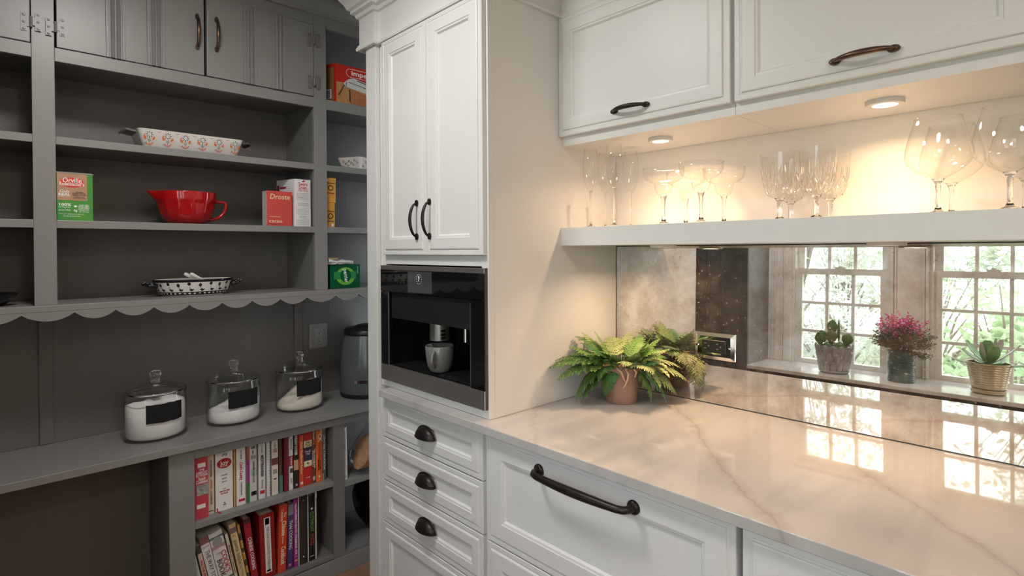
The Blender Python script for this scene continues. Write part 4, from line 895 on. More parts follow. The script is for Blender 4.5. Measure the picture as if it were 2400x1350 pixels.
book('glossy photo-spine cookbook with green, purple and orange edge', .762, .037, Z1, .236, X1, (.56, .55, .53), [('b', 0, .34, (.03, .22, .05), -.5, -.25), ('b', .34, .72, (.38, .02, .30), -.5, -.25), ('b', .72, 1, (.45, .10, .05), -.5, -.25), ('t', 'Look\nit', .022, .88, .42, BK, .1, 1, .2), ('b', .72, .78, (.30, .30, .30), -.1, .4), ('b', .44, .56, (.38, .48, .44), -.15, .45), ('t', 'THE PIONEER WOMAN COOKS', .010, .5, .36, (.1, .12, .12), .15), ('b', .10, .17, (.03, .03, .03), -.1, .45), ('b', .12, .15, (.75, .05, .40), .08, .28)])
book('white cookbook with bold black vertical title and red tag', .8005, .026, Z1, .238, X1, (.70, .69, .67), [('t', 'THE COMPLETE', .008, .85, .14, (.25, .25, .25)), ('t', 'MEDITERRANEAN', .015, .56, .36, (.05, .05, .06), 0, 0, 0, .025), ('t', 'COOKBOOK', .009, .25, .15, (.25, .25, .25)), ('b', .085, .14, (.50, .02, .03), -.3, .35)])
book('thin white spiral-bound booklet', .826, .014, Z1, .236, X1, (.66, .66, .66), extra=spiral(.9))
book('cream cookbook with dark fruit picture band', .852, .026, Z1, .240, X1, (.66, .62, .53), [('t', 'THE\nTASTE\nOF\nCOUNTRY\nCOOKING', .010, .81, .62, (.3, .25, .2), 0, 1), ('b', .515, .63, (.16, .05, .035)), ('t', 'EDNA\nLEWIS', .012, .40, .6, (.25, .22, .18), 0, 1), ('b', .26, .285, (.05, .08, .10), -.2, .2)])
book('dark green spiral cookbook with mottled cover', .877, .014, Z1, .237, X1-.004, (.10, .06, .035), [('b', 0, .3, (.10, .20, .17))], extra=spiral(.9))
book('narrow maroon cookbook beside the dark green spiral one', .8965, .0165, Z1, .236, X1+.004, (.17, .012, .022))
book('white booklet with red lettering block', .918, .017, Z1, .238, X1, (.68, .67, .66), [('t', 'PIERRE FRANEY', .008, .80, .2, (.15, .15, .15)), ('b', .42, .60, (.33, .02, .03)), ('t', 'THE MENU', .009, .51, .15, WH), ('b', .30, .38, (.08, .08, .08), -.3, .4), ('t', 'DIET', .008, .16, .1, (.2, .2, .2))])
book('black and red cookbook with biscuit picture', .9395, .020, Z1, .240, X1, (.025, .018, .018), [('b', .60, 1, (.30, .02, .025), .1, .5), ('t', 'HOLIDAY COOKIES', .014, .76, .34, WH, -.08, 0, 0, .02), ('b', .32, .50, (.50, .33, .19)), ('t', 'S', .012, .06, .5, WH, 0, 1)])
book('short orange-red cookbook with pale title', .9605, .018, Z1, .222, X1+.004, (.60, .075, .03), [('t', 'Alaska Roadhouse Recipes', .012, .56, .62, (.75, .6, .3)), ('b', .05, .10, (.7, .6, .5), -.25, .35)])
book('red cookbook with navy band and cream author box', .989, .034, Z1, .232, X1+.002, (.48, .025, .02), [('b', .70, .82, (.66, .57, .38)), ('b', .45, .70, (.035, .035, .06)), ('b', .345, .45, (.66, .57, .38)), ('t', 'Julia\nChild', .015, .76, .7, (.2, .15, .1), 0, 1), ('t', 'French\nChef', .013, .60, .7, (.6, .55, .45), 0, 1), ('t', '+', .02, .40, .3, BK, 0, 1), ('t', 'KNOPF', .006, .14, .5, WH, 0, 1)])
book('brown paperback with white lettering', 1.0165, .018, Z1, .236, X1, (.17, .065, .035), [('b', .70, .82, (.40, .12, .08), -.3, .4), ('t', 'Frugal Gourmet', .010, .90, .2, WH), ('t', 'The Immigrant', .010, .45, .36, WH, .2), ('t', 'Ancestors', .010, .45, .30, WH, -.22), ('b', .05, .12, (.5, .45, .4), -.3, .3)])
book('bright orange cookbook with white capitals at the top', 1.040, .027, Z1, .240, X1, (.78, .17, .04), [('t', 'F*CK', .024, .84, .24, WH, .1, 0, 0, .03), ('t', "IT'S DELICIOUS", .014, .55, .28, (.35, .05, .02), 0, 0, .2), ('t', 'ACTION\nBRONSON', .009, .30, .2, BK, 0, 0, 0, .02), ('e', .09, .14, .004, WH)])
book('slate grey cookbook, last before the bookcase divider', 1.0635, .017, Z1, .242, X1, (.11, .13, .13), [('t', 'A', .016, .92, .6, WH, 0, 1), ('t', 'Culinary Change  A Taste of Our Town', .012, .50, .62, (.7, .7, .68), 0, 0, .2), ('b', .0, .12, (.55, .55, .45), -.5, -.3)])
book('thin white cookbook leaning in the narrow bookcase column', 1.153, .020, .3945, .234, -2.300, WH, [('t', 'GWYNETH PALTROW', .010, .73, .36, (.35, .35, .35)), ('t', "IT'S ALL GOOD", .008, .38, .25, (.55, .55, .55)), ('b', .04, .09, (.5, .5, .5), -.2, .25)], lean=.012, grp='cookbooks on the upper bookcase shelf')
Z2 = .0925; G2 = 'cookbooks on the lower bookcase shelf'
L = .21
book('pale teal thin cookbook at the stile on the lower shelf', .585, .016, Z2, .20, -2.312, (.42, .50, .49), [('t', 'Simple', .010, .3, .2, (.15, .2, .2))], lean=.19, grp=G2)
book('pale pink cookbook with red vertical title', .606, .015, Z2, .225, -2.310, (.60, .47, .44), [('b', .86, 1, (.06, .05, .05)), ('t', 'ALL THE BEST APPETIZERS', .011, .40, .66, (.5, .05, .06), 0, 0, 0, .02)], lean=.19, grp=G2)
book('white cookbook with grey serif capitals and brown top', .634, .030, Z2, .252, -2.308, (.70, .66, .66), [('b', .885, 1, (.22, .10, .085)), ('t', 'JULIA CHILD', .008, .84, .8, (.55, .3, .32), 0, 1), ('t', 'THE WAY TO COOK', .021, .43, .70, (.14, .14, .14), 0, 0, 0, .0)], lean=L, grp=G2)
book('thick white cookbook with silver pot and large red and black title', .6745, .047, Z2, .256, -2.306, (.66, .64, .60), [('b', .90, .93, (.10, .16, .16)), ('b', .74, .79, (.45, .25, .29)), ('e', .84, .36, .019, (.30, .29, .28)), ('t', "COOK'S", .026, .50, .36, (.52, .03, .06), .22, 0, 0, .0), ('t', 'BOOK', .026, .43, .28, (.05, .05, .05), -.2, 0, 0, .0), ('t', 'THE', .008, .66, .4, (.4, .3, .3), -.1, 1), ('b', .22, .25, (.10, .16, .16)), ('b', .10, .115, (.55, .20, .10))], lean=L, grp=G2)
book('slim cream paperback behind the thick silver-pot cookbook', .7075, .010, Z2, .235, -2.310, (.66, .62, .52), [('t', 'Barefoot Contessa', .008, .55, .5, (.35, .10, .06))], lean=L*.92, grp=G2)
book('pale yellow pasta cookbook', .729, .024, Z2, .268, -2.305, (.64, .50, .27), [('b', .86, .94, (.22, .13, .12)), ('t', 'the', .008, .82, .35, (.3, .22, .1), -.1, 1), ('t', 'pasta bible', .019, .56, .38, (.22, .17, .12), 0, 0, 0, .0), ('t', 'Jeni Wright', .011, .25, .2, (.4, .3, .15))], lean=L*.85, grp=G2)
book('thin cookbook with yellow and black patterned edge', .748, .009, Z2, .255, -2.308, (.55, .30, .08), [('b', .1, .2, (.08, .06, .05)), ('b', .32, .42, (.08, .06, .05)), ('b', .55, .62, (.08, .06, .05)), ('b', .75, .86, (.08, .06, .05))], lean=L*.8, grp=G2)
book('dark red cookbook with white serif title, leaning', .7685, .025, Z2, .268, -2.305, (.33, .018, .03), [('b', .93, 1, (.08, .03, .04)), ('t', 'CHINESE COOKING', .018, .46, .5, WH, 0, 0, 0, .01), ('e', .03, .25, .004, WH)], lean=L*.6, grp=G2)
book('thick dark red cookbook with long white spine label', .8195, .058, Z2, .262, -2.304, (.27, .013, .016), [('b', .08, .94, (.74, .72, .70), -.2, .22), ('b', .83, .93, (.05, .025, .02), -.13, .15), ('t', "THE COOK'S ILLUSTRATED COOKBOOK", .014, .46, .66, (.2, .2, .2), .02, 0, 0, .0), ('b', .095, .125, (.45, .02, .04), -.13, .15)], lean=.03, grp=G2)
book('orange-red cookbook with rounded cream lettering', .871, .034, Z2, .276, -2.304, (.56, .05, .025), [('t', 'The\nComplete', .013, .85, .18, (.75, .62, .45)), ('t', 'Chinese', .024, .65, .22, (.75, .62, .45), .05, 0, 0, .03), ('t', 'and Asian', .010, .475, .10, (.75, .62, .45)), ('t', 'Cookbook', .025, .25, .27, (.75, .62, .45), .05, 0, 0, .03)], lean=-.035, grp=G2)
book('purple cookbook with white serif title', .9045, .022, Z2, .274, -2.304, (.075, .045, .13), [('b', .82, .98, (.20, .19, .24)), ('t', 'THAI COOKING', .019, .52, .44, (.68, .68, .70), 0, 0, 0, .005), ('b', .05, .085, (.6, .15, .25), -.3, .2)], lean=-.02, grp=G2)
book('slim magenta cookbook with white capitals', .9295, .0165, Z2, .286, -2.304, (.36, .025, .26), [('t', "HELLO'S HOME-O-EROTIC COOKBOOK, VOL. 1", .011, .54, .78, WH, 0, 0, 0, .01), ('b', .085, .105, (.55, .45, .1), -.3, .3)], lean=.0, grp=G2)
def rivets(T):
    for z in (.03, .27): obj('rivet', MB().lathe([(.004, 0), (.003, .0012), (0, .0016)], (0, 0, 0), 12).xf(Matrix.Translation((.0008, 0, z)) @ Matrix.Rotation(PI/2, 4, 'Y')), CHROME, T, 40, local=True)
    obj('edge_piping', MB().box(-.19, .0012, -.0215, -.0185, 0, .298).box(-.19, .0012, .0185, .0215, 0, .298), bmat((.6, .6, .6)), T, local=True)
book('black ring binder with white piping', .9615, .036, Z2, .298, -2.303, (.035, .028, .026), lean=.0, grp=G2, extra=rivets, name='ring_binder', pages=False)
book('black cookbook with outlined green and red comic lettering', .9985, .026, Z2, .278, -2.304, (.012, .012, .013), [('t', 'CUTTHROAT', .020, .60, .31, (.12, .28, .06), 0, 0, 0, .02), ('t', 'FOOD', .021, .32, .17, (.35, .06, .04), 0, 0, 0, .02), ('e', .80, .16, .005, (.6, .6, .6)), ('t', 'LITTLE BROWN', .004, .07, .6, WH, 0, 1)], grp=G2)
book('thin white and tan booklet at the open end of the lower shelf', 1.0165, .007, Z2, .292, -2.302, (.50, .46, .40), [('b', .9, 1, (.66, .66, .66))], grp=G2)
# plastic bag of wraps in the narrow column
t = thing('bread_bag', 'clear plastic bag of orange flatbreads in the narrow bookcase column', 'bag', (-2.36, 1.245, .3945))
FLAT = mat('flatbread', (.55, .26, .11), .7, noise=((40, 40, 40), .2, (.66, .42, .25)))
for i in range(5): obj('flatbread', MB().lathe([(0, 0), (.078, 0), (.082, .004), (.078, .008), (0, .009)], (0, 0, 0), 24, sx=.75).xf(Matrix.Translation((.02, .016+.013*i, .088)) @ Matrix.Rotation(-.42, 4, 'X') @ Matrix.Rotation(PI/2, 4, 'X')), FLAT, t, 40, local=True)
m = MB(); vs_ = []; nu, nv = 20, 14
for j in range(nv+1):
    v = j/nv; z = .001+.235*v
    for i in range(nu):
        a = 2*PI*i/nu; k = (.6+.5*math.sin(PI*min(1, v*1.15+.12)))*(1+.09*math.sin(5*a+9*v))+random.uniform(-.03, .03)
        vs_.append((.005+.085*k*math.cos(a), .0+.095*v+.048*k*math.sin(a), z))
m.add(vs_, [(j*nu+i, j*nu+(i+1) % nu, (j+1)*nu+(i+1) % nu, (j+1)*nu+i) for j in range(nv) for i in range(nu)]+[list(range(nu))[::-1], [nv*nu+i for i in range(nu)]])
BAGM = thin_glass('plastic_film', (.93, .93, .93), 1.5, .10, .5)
obj('plastic_film', m, BAGM, t, True, local=True)
mm = MB(); text_to(mm, 'HOLA', .035, MX(.098, .040, .135, .75), fitw=.075, bold=.02)
o = obj('printed_lettering', mm, solid('orange_print', (.60, .16, .05)), t, local=True, recalc=False); o['kind'] = 'stuff'
mm = MB(); text_to(mm, 'Large\nTortillas', .016, MX(.100, .062, .185, .75), fitw=.04)
o = obj('fine_lettering', mm, INKB, t, local=True, recalc=False); o['kind'] = 'stuff'
# round black pan standing on edge, bottom of the narrow column
t = thing('black_pan', 'round black pan standing on edge low in the narrow column', 'pan', (-2.42, 1.36, .0845))
k = MB().lathe([(0, 0), (.085, 0), (.1, .01), (.112, .045), (.115, .047), (.115, .051), (.110, .05), (.096, .014), (0, .006)], seg=40).xf(Matrix.Translation((0, -.07, .116)) @ Matrix.Rotation(-PI/2+.12, 4, 'X') @ Matrix.Rotation(0, 4, 'Y'))
obj('pan', k, mat('black_enamel', (.01, .01, .011), .18), t, 40, local=True)
obj('rim', MB().tube([(.114*math.cos(a), -.022+.014*math.sin(a), .116+.114*math.sin(a)) for a in [2*PI*i/40 for i in range(40)]], .003, 6, closed=True), CHROME, t, True, local=True)
# ------------------------------------------------------------------ stemware on the floating shelf
STEM = thin_glass('stem_glass', (.90, .89, .87), 1.5)
def glassware(kind):
    P_ = {
     'flute': ([(0, .119), (.006, .120), (.012, .127), (.020, .147), (.0245, .170), (.0258, .190), (.0250, .215), (.0218, .255)], [(0, 0), (.033, .0), (.033, .0012), (.018, .003), (.006, .006), (.0032, .012), (.0028, .06), (.0032, .110), (.0065, .1205), (0, .1215)], None),
     'margarita': ([(0, .0905), (.010, .0915), (.020, .098), (.0265, .112), (.028, .126), (.031, .1315), (.045, .137), (.057, .146), (.0625, .158), (.0645, .180)], [(0, 0), (.037, 0), (.037, .0014), (.016, .004), (.0075, .010), (.0052, .03), (.0052, .055), (.0068, .08), (.011, .092), (0, .0925)], None),
     'crystal': ([(0, .0575), (.014, .0585), (.026, .064), (.033, .074), (.037, .088), (.042, .118), (.0475, .172)], [(0, 0), (.034, 0), (.034, .002), (.014, .004), (.007, .010), (.0055, .03), (.0065, .048), (.0135, .058), (0, .0595)], lambda tt, z, r: 1+(.045*abs(math.sin(8*tt))**1.5*(1 if z < .13 else 0)*math.sin(max(0, min(PI, (z-.056)/.074*PI))) if z > .0572 else 0)),
     'balloon': ([(0, .0825), (.010, .0835), (.024, .091), (.046, .106), (.062, .122), (.0678, .138), (.0668, .156), (.0600, .185), (.0525, .210), (.0475, .232)], [(0, 0), (.042, 0), (.042, .0014), (.020, .004), (.009, .009), (.0052, .018), (.0046, .05), (.006, .074), (.013, .0845), (0, .0855)], None)}[kind]
    return P_
LBL = {
 'flute': ('champagne flute', 'tall thin champagne flutes', ['champagne flute nearest the tall cabinet', 'frontmost champagne flute, second from the tall cabinet', 'champagne flute beside the margarita glasses', 'champagne flute standing hidden behind the frontmost flute']),
 'margarita': ('margarita glass', 'wide two-tier margarita glasses', ['margarita glass next to the flutes, under the puck light', 'back margarita glass between the two front ones', 'front margarita glass with the widest-looking bowl', 'back margarita glass nearest the cut crystal glasses']),
 'crystal': ('wine glass', 'cut crystal wine glasses', ['cut crystal glass nearest the margarita glasses', 'cut crystal glass mostly hidden behind the front two', 'frontmost cut crystal wine glass', 'back cut crystal glass facing the balloon glasses']),
 'balloon': ('wine glass', 'large balloon wine glasses', ['large balloon wine glass nearest the cut crystal', 'balloon wine glass behind its equal near the cut crystal', 'large balloon wine glass at the picture edge', 'balloon wine glass half cut off by the picture edge, at the back'])}
POS = {'flute': [(-1.146, 1.447), (-1.035, 1.424), (-1.077, 1.575), (-1.143, 1.523)], 'margarita': [(-.885, 1.463), (-.889, 1.600), (-.761, 1.453), (-.767, 1.605)],
       'crystal': [(-.567, 1.500), (-.590, 1.640), (-.472, 1.476), (-.482, 1.613)], 'balloon': [(-.2375, 1.510), (-.2315, 1.631), (-.1175, 1.475), (-.105, 1.629)]}
CRY = thin_glass('cut_crystal', (.985, .98, .97), 1.55, 0, 1.0)
THIN2 = thin_glass('wine_glass_wall', (.985, .985, .98), 1.5, 0, .95)
for kind in ('flute', 'margarita', 'crystal', 'balloon'):
    bowl, stem, mod = glassware(kind); first = None
    kk = {'margarita': .935, 'balloon': .905}.get(kind, 1)
    bowl = [(r_*kk, z*kk) for r_, z in bowl]; stem = [(r_*kk, z*kk) for r_, z in stem]
    inner = [(max(0, r_-.0011), z+.0011 if r_ < .02 else z) for r_, z in bowl[::-1]]
    for i, (x, y) in enumerate(POS[kind]):
        if first is None:
            g = first = thing({'flute': 'champagne_flute', 'margarita': 'margarita_glass', 'crystal': 'crystal_wine_glass', 'balloon': 'balloon_wine_glass'}[kind], '', LBL[kind][0], (x, y, ZS+.0004), 0, LBL[kind][1])
            obj('bowl', MB().lathe(bowl[:-1]+[(bowl[-1][0]-.0005, bowl[-1][1]), (bowl[-1][0]-.0006, bowl[-1][1])], seg=64 if mod else 40, mod=mod, cap=False), CRY if mod else THIN2, g, 30 if mod else True, local=True, recalc=False)
            if mod:
                ct_ = MB()
                def br(z):
                    for (r0, z0_), (r1, z1_) in zip(bowl[:-1], bowl[1:]):
                        if z0_ <= z <= z1_: return r0+(r1-r0)*(z-z0_)/(z1_-z0_)
                    return bowl[-1][0]
                for q in range(14):
                    for sg in (-1, 1): ct_.tube([((br(.066+.046*k_/6)+.0008)*math.cos(2*PI*q/14+sg*.45*k_/6), (br(.066+.046*k_/6)+.0008)*math.sin(2*PI*q/14+sg*.45*k_/6), .066+.046*k_/6) for k_ in range(7)], .0009, 5)
                    ct_.tube([((br(z)+.0006)*math.cos(2*PI*q/14+.22), (br(z)+.0006)*math.sin(2*PI*q/14+.22), z) for z in (.108, .12, .132, .142)], [.0012, .0016, .0012, .0004], 5)
                obj('cut_pattern', ct_, GLASS, g, local=True)['kind'] = 'stuff'
            obj('rim', MB().lathe([(bowl[-1][0]-.0013, bowl[-1][1]-.0004), (bowl[-1][0]+.0002, bowl[-1][1]-.0004), (bowl[-1][0], bowl[-1][1]+.0006), (bowl[-1][0]-.0011, bowl[-1][1]+.0006), (bowl[-1][0]-.0013, bowl[-1][1]-.0004)], seg=36), THIN, g, True, local=True)
            obj('stem', MB().lathe(stem, seg=8 if mod else 20), GLASS, g, 30 if mod else 60, local=True)
        else:
            g = copy_tree(first); g.location = (x, y, ZS+.0004)
        g['label'] = LBL[kind][2][i]
# ------------------------------------------------------------------ fern on the counter
TERRA = mat('terracotta', (.30, .165, .125), .75, noise=((18, 18, 18), .2, (.36, .21, .165)), bump=((60, 60, 60), .15, .001))
fern = thing('potted_fern', 'bushy green fern in a terracotta pot on the marble counter', 'plant', (-1.075, 1.515, ZC+.0005))
obj('pot', MB().lathe([(0, 0), (.047, 0), (.049, .002), (.0545, .05), (.061, .104), (.0625, .116), (.061, .118), (.057, .117), (.055, .09), (0, .09)], seg=44), TERRA, fern, 40, local=True)
obj('soil', MB().lathe([(0, .108), (.03, .107), (.0555, .102), (.054, .09), (0, .09)], seg=28), mat('soil', (.05, .03, .02), .9), fern, True, local=True)
FERN = [mat('fern_green', (.09, .19, .04), .5), mat('fern_mid_green', (.15, .27, .06), .5), mat('fern_yellow_green', (.29, .36, .14), .5), mat('fern_blue_green', (.06, .19, .07), .5)]
for fm in FERN:
    b = fm.node_tree.nodes['Principled BSDF']; b.inputs['Transmission Weight'].default_value = 0
def frond_mesh(seed, L_, droop, m_):
    rnd = random.Random(seed); mb = MB(); n = 13
    def pos(s): return Vector((L_*s*(1-.18*droop*s*s), 0, L_*(.30*s-droop*.75*s*s)))
    pts = [pos(i/14) for i in range(15)]
    mb.tube(pts, [.0011*(1-.7*i/14) for i in range(15)], 5)
    for i in range(n):
        s = .20+.78*(i+.5)/n; p = pos(s); t_ = (pos(min(1, s+.02))-pos(s-.02)).normalized()
        pl = L_*.40*(1-s)**.9*(1 if s > .27 else .78)*(.82+.36*rnd.random())+L_*.02
        if pl < .004: continue
        for sg in (-1, 1):
            side_ = Vector((0, sg, 0)); up = t_.cross(side_)*sg
            ang = .85+.25*(1-s)+rnd.uniform(-.1, .1); d = (t_*math.cos(ang)+side_*math.sin(ang)).normalized(); q = up.cross(d).normalized()
            dr = -.25*droop-.15*rnd.random(); nt_ = 6; up_, lo_ = [], []
            for k in range(nt_+1):
                u = k/nt_; wid = (pl*.12+.0012)*(math.sin(PI*min(.98, u*.8+.18)))
                c = p+d*(pl*u)+Vector((0, 0, dr*pl*u*u))
                if k < nt_:
                    up_ += [c+q*wid*.35, c+d*(pl*.09)+q*wid*1.6]
                    lo_ += [c-q*wid*.35, c+d*(pl*.09)-q*wid*1.6]
            tip = p+d*(pl*1.06)+Vector((0, 0, dr*pl*1.1))
            spine_ = [p+d*(pl*(k/2)/nt_*1.0)+Vector((0, 0, dr*pl*((k/2)/nt_)**2-.0006)) for k in range(2*nt_)]
            o_ = len(mb.v); allv = up_+lo_+spine_+[tip]; N2 = 2*nt_; fs = []
            for k in range(N2-1):
                fs.append((k, k+1, 2*N2+k+1, 2*N2+k)); fs.append((N2+k+1, N2+k, 2*N2+k, 2*N2+k+1))
            fs += [(N2-1, 3*N2, 3*N2-1), (2*N2-1, 3*N2-1, 3*N2)]
            mb.add(allv, fs)
    return mb.mesh('frond', FERN[m_], False, recalc=False)
protos = [frond_mesh(1, .215, .55, 0), frond_mesh(2, .19, .25, 1), frond_mesh(3, .21, .75, 2), frond_mesh(4, .20, 1.0, 0), frond_mesh(5, .17, .4, 3), frond_mesh(6, .18, .15, 2), frond_mesh(7, .20, .9, 3), frond_mesh(8, .21, .65, 1)]
rnd = random.Random(11)
spec = []
# (mesh, azimuth deg, lift, scale): azimuth in world, the camera lies towards about -55 deg
for az, lift, k, s_ in ((242, .02, 0, 1.25), (236, .16, 0, 1.1), (248, -.08, 7, 1.15), (232, .28, 1, 1.0), (246, -.60, 3, 1.0), (250, -.95, 0, .9), (232, -.75, 6, .95), (218, -.35, 3, .85), (270, -1.0, 6, .55), (262, -.9, 3, .6), (40, -.1, 2, 1.1), (48, .15, 2, 1.0), (30, -.5, 2, 1.0), (22, -.9, 6, .9), (12, -1.1, 3, .8), (55, -.35, 6, .9), (60, .30, 7, .95), (75, .35, 0, .9), (95, .45, 1, .95), (115, .4, 5, .95), (130, .6, 2, .95), (140, .9, 2, .85), (150, .4, 0, .95), (170, .35, 7, 1.0), (185, .5, 1, .95), (200, .6, 5, .9), (212, .75, 0, .85), (225, .6, 4, .9), (240, .45, 7, .85), (255, .35, 1, .75), (268, .55, 0, .7), (282, .45, 4, .66), (298, .5, 1, .62), (312, .55, 2, .62), (326, .4, 5, .68), (340, .3, 2, .75), (352, .2, 4, .8), (5, .35, 1, .85), (18, .2, 5, .9), (33, .45, 4, .85), (45, .7, 1, .8), (20, .8, 5, .75), (345, .85, 0, .65), (270, .9, 7, .65), (200, 1.0, 1, .75), (90, 1.0, 7, .75), (160, -.1, 3, .9), (100, -.1, 6, .9), (190, 0, 6, .9), (262, .1, 3, .62), (325, .15, 4, .5), (292, -.6, 6, .42)):
    spec.append((k, az, lift, s_))
for k, az, lift, s_ in spec:
    o = bpy.data.objects.new('frond', protos[k]); C.objects.link(o); o.parent = fern
    a = math.radians(az+rnd.uniform(-6, 6)); rx_ = rnd.uniform(-.25, .25); ry_ = -lift*.8-.12; sc_ = s_*.93
    lc_ = Vector((.028*math.cos(a), .028*math.sin(a), .112+rnd.uniform(-.004, .008)))
    from mathutils import Euler
    for it in range(24):     # fronds bend clear of the counter, the cabinet side and the mirror
        M_ = Matrix.Translation(lc_) @ Euler((rx_, ry_, a)).to_matrix().to_4x4() @ Matrix.Scale(sc_, 4)
        ps = [M_ @ v.co for v in list(protos[k].vertices)[::3]]
        if min(p.z for p in ps) < .003: ry_ -= .06
        elif min(p.x for p in ps) < -.147 or max(p.y for p in ps) > .165: sc_ *= .95
        else: break
    o.rotation_euler = (rx_, ry_, a); o.scale = (sc_,)*3; o.location = lc_
RHZ = mat('pale_rhizome', (.55, .36, .26), .8)
ca = math.radians(-52)
def rim(aoff, z, out=0): return (math.cos(ca+aoff)*(.063+out), math.sin(ca+aoff)*(.063+out), z)
obj('rhizome', MB().tube([(.02, -.02, .12), rim(.15, .122, .002), rim(.25, .105, .010), rim(.22, .085, .008), rim(.12, .066, .004), rim(0, .058, .003)], [.004, .004, .0038, .0032, .003, .0015], 7), RHZ, fern, True, local=True)
obj('rhizome', MB().tube([(.01, -.03, .12), rim(-.25, .120, .004), rim(-.05, .110, .008), rim(.02, .095, .007), rim(.18, .07, .006)], [.004, .004, .0035, .003, .002], 7), RHZ, fern, True, local=True)
obj('rhizome', MB().tube([(.03, .0, .12), rim(.5, .124, .004), rim(.62, .110, .012), rim(.58, .092, .008)], [.004, .004, .0038, .003], 7), RHZ, fern, True, local=True)
# ------------------------------------------------------------------ plants on the window ledge (seen in the mirror)
ZL = .7105
cp = thing('potted_cactus', 'prickly pear cactus in a grey petal-pattern pot on the ledge', 'plant', (-1.078, -.48, ZL))
PEW = mat('pewter_glaze', (.38, .38, .38), .32, .35)
obj('saucer', MB().lathe([(0, 0), (.072, 0), (.082, .006), (.085, .018), (.082, .019), (.076, .008), (0, .008)], seg=40), PEW, cp, 40, local=True)
obj('pot', MB().lathe([(0, .0085), (.066, .0085), (.07, .012), (.098, .155), (.1, .165), (.094, .165), (.085, .12), (0, .12)], seg=44), PEW, cp, 40, local=True)
NP = 14
for row, (z0, z1, off) in enumerate(((.108, .176, 0), (.060, .124, .5), (.012, .074, 0))):
    for i in range(NP):
        a = 2*PI*(i+off)/NP; poly = []
        hw = PI/NP*.98; vs_ = []
        for z, wf in ((z0, .8), (z0+(z1-z0)*.6, 1), (z0+(z1-z0)*.88, .7), (z1, .05)):
            rr = .0700+(z-.012)/.143*.028
            for q, o_ in ((-1, .0015), (0, .0085 if z < z1-.002 else .006), (1, .0015)):
                vs_.append(((rr+o_+.0022*row)*math.cos(a+q*hw*wf), (rr+o_+.0022*row)*math.sin(a+q*hw*wf), z))
        fs = [(j*3+c_, j*3+c_+1, j*3+c_+4, j*3+c_+3) for j in range(3) for c_ in range(2)]
        obj('petal', MB().add(vs_, fs), PEW, cp, local=True, recalc=False)
obj('soil', MB().lathe([(0, .148), (.05, .147), (.092, .144), (.09, .13), (0, .13)], seg=28), mat('gritty_soil', (.10, .09, .08), .9), cp, True, local=True)
CAC = [mat('cactus_green', (.06, .15, .05), .45), mat('cactus_olive', (.10, .13, .04), .45)]
# mirror view: image right = +x here, image depth towards the window = -y
for x, y, z, w_, h_, th, rx, rz, c_ in ((-.035, 0, .135, .032, .05, .014, .2, 0, 0), (.03, .01, .135, .032, .055, .016, .1, .3, 0), (-.068, .012, .160, .030, .068, .011, -.35, .5, 0), (-.058, -.01, .175, .026, .062, .010, -.2, -.3, 0), (-.012, .012, .172, .034, .070, .011, .0, .2, 1), (-.018, -.012, .205, .027, .085, .010, .05, -.3, 0), (.026, 0, .180, .030, .115, .008, 0, 1.35, 0), (.062, .008, .168, .030, .066, .012, .30, .1, 0)):
    mb = MB(); nu, nv = 16, 12; vs_ = []; z = .135+(z-.135)*1.35; h_ *= 1.32; w_ *= 1.22; th *= 1.2
    prof_ = [(math.sin(PI*(j/nv))**.75, j/nv) for j in range(nv+1)]
    for r_, v in prof_:
        k_ = (.55+.65*v) if v < .7 else 1.005
        for i in range(nu): a = 2*PI*i/nu; vs_.append((w_*r_*k_*math.cos(a), th*r_*math.sin(a), h_*v))
    mb.add(vs_, [(j*nu+i, j*nu+(i+1) % nu, (j+1)*nu+(i+1) % nu, (j+1)*nu+i) for j in range(nv) for i in range(nu)])
    M_ = Matrix.Translation((x, y, z-.012)) @ Matrix.Rotation(rz, 4, 'Z') @ Matrix.Rotation(rx, 4, 'Y')
    pad = obj('pad', mb.xf(M_), CAC[c_], cp, True, local=True)
    sp_ = MB()
    for q in range(9):
        a = random.uniform(.2, PI-.2); rr = w_*math.sin(a)**.5; bx, bz = w_*math.cos(a)*1.0, h_*(.25+.72*math.sin(a)*random.random())
        bx = random.uniform(-1, 1)*w_*.8; sg = random.choice((-1, 1))
        sp_.tube([M_ @ Vector((bx, sg*th*.6, bz)), M_ @ Vector((bx*1.5, sg*(th+.018), bz+.012))], [.0006, .0002], 4)
    o = obj('spines', sp_, solid('spine_white', (.7, .68, .6)), pad, local=True); o['kind'] = 'stuff'
hp = thing('potted_heather', 'pink flowering heather in a dark green ribbed can', 'plant', (-.728, -.48, ZL))
can = [(0, 0), (.064, 0), (.067, .003)]
for i in range(15): z = .008+i*.0105; can += [(.067, z), (.0695, z+.0035), (.0695, z+.006), (.067, z+.0085)]
can += [(.068, .170), (.0695, .173), (.0695, .176), (.066, .176), (.065, .14), (0, .14)]
obj('can', MB().lathe(can, seg=40), mat('dark_green_enamel', (.025, .085, .080), .26), hp, 40, local=True)
m = MB(); fo, bl = MB(), MB()
def diamond(mb, p, d, ln, wd):
    d = d.normalized(); q = d.cross(Vector((random.uniform(-1, 1), random.uniform(-1, 1), random.uniform(-1, 1)))).normalized()
    mb.add([p, p+d*ln*.45+q*wd, p+d*ln, p+d*ln*.45-q*wd], [(0, 1, 2, 3)])
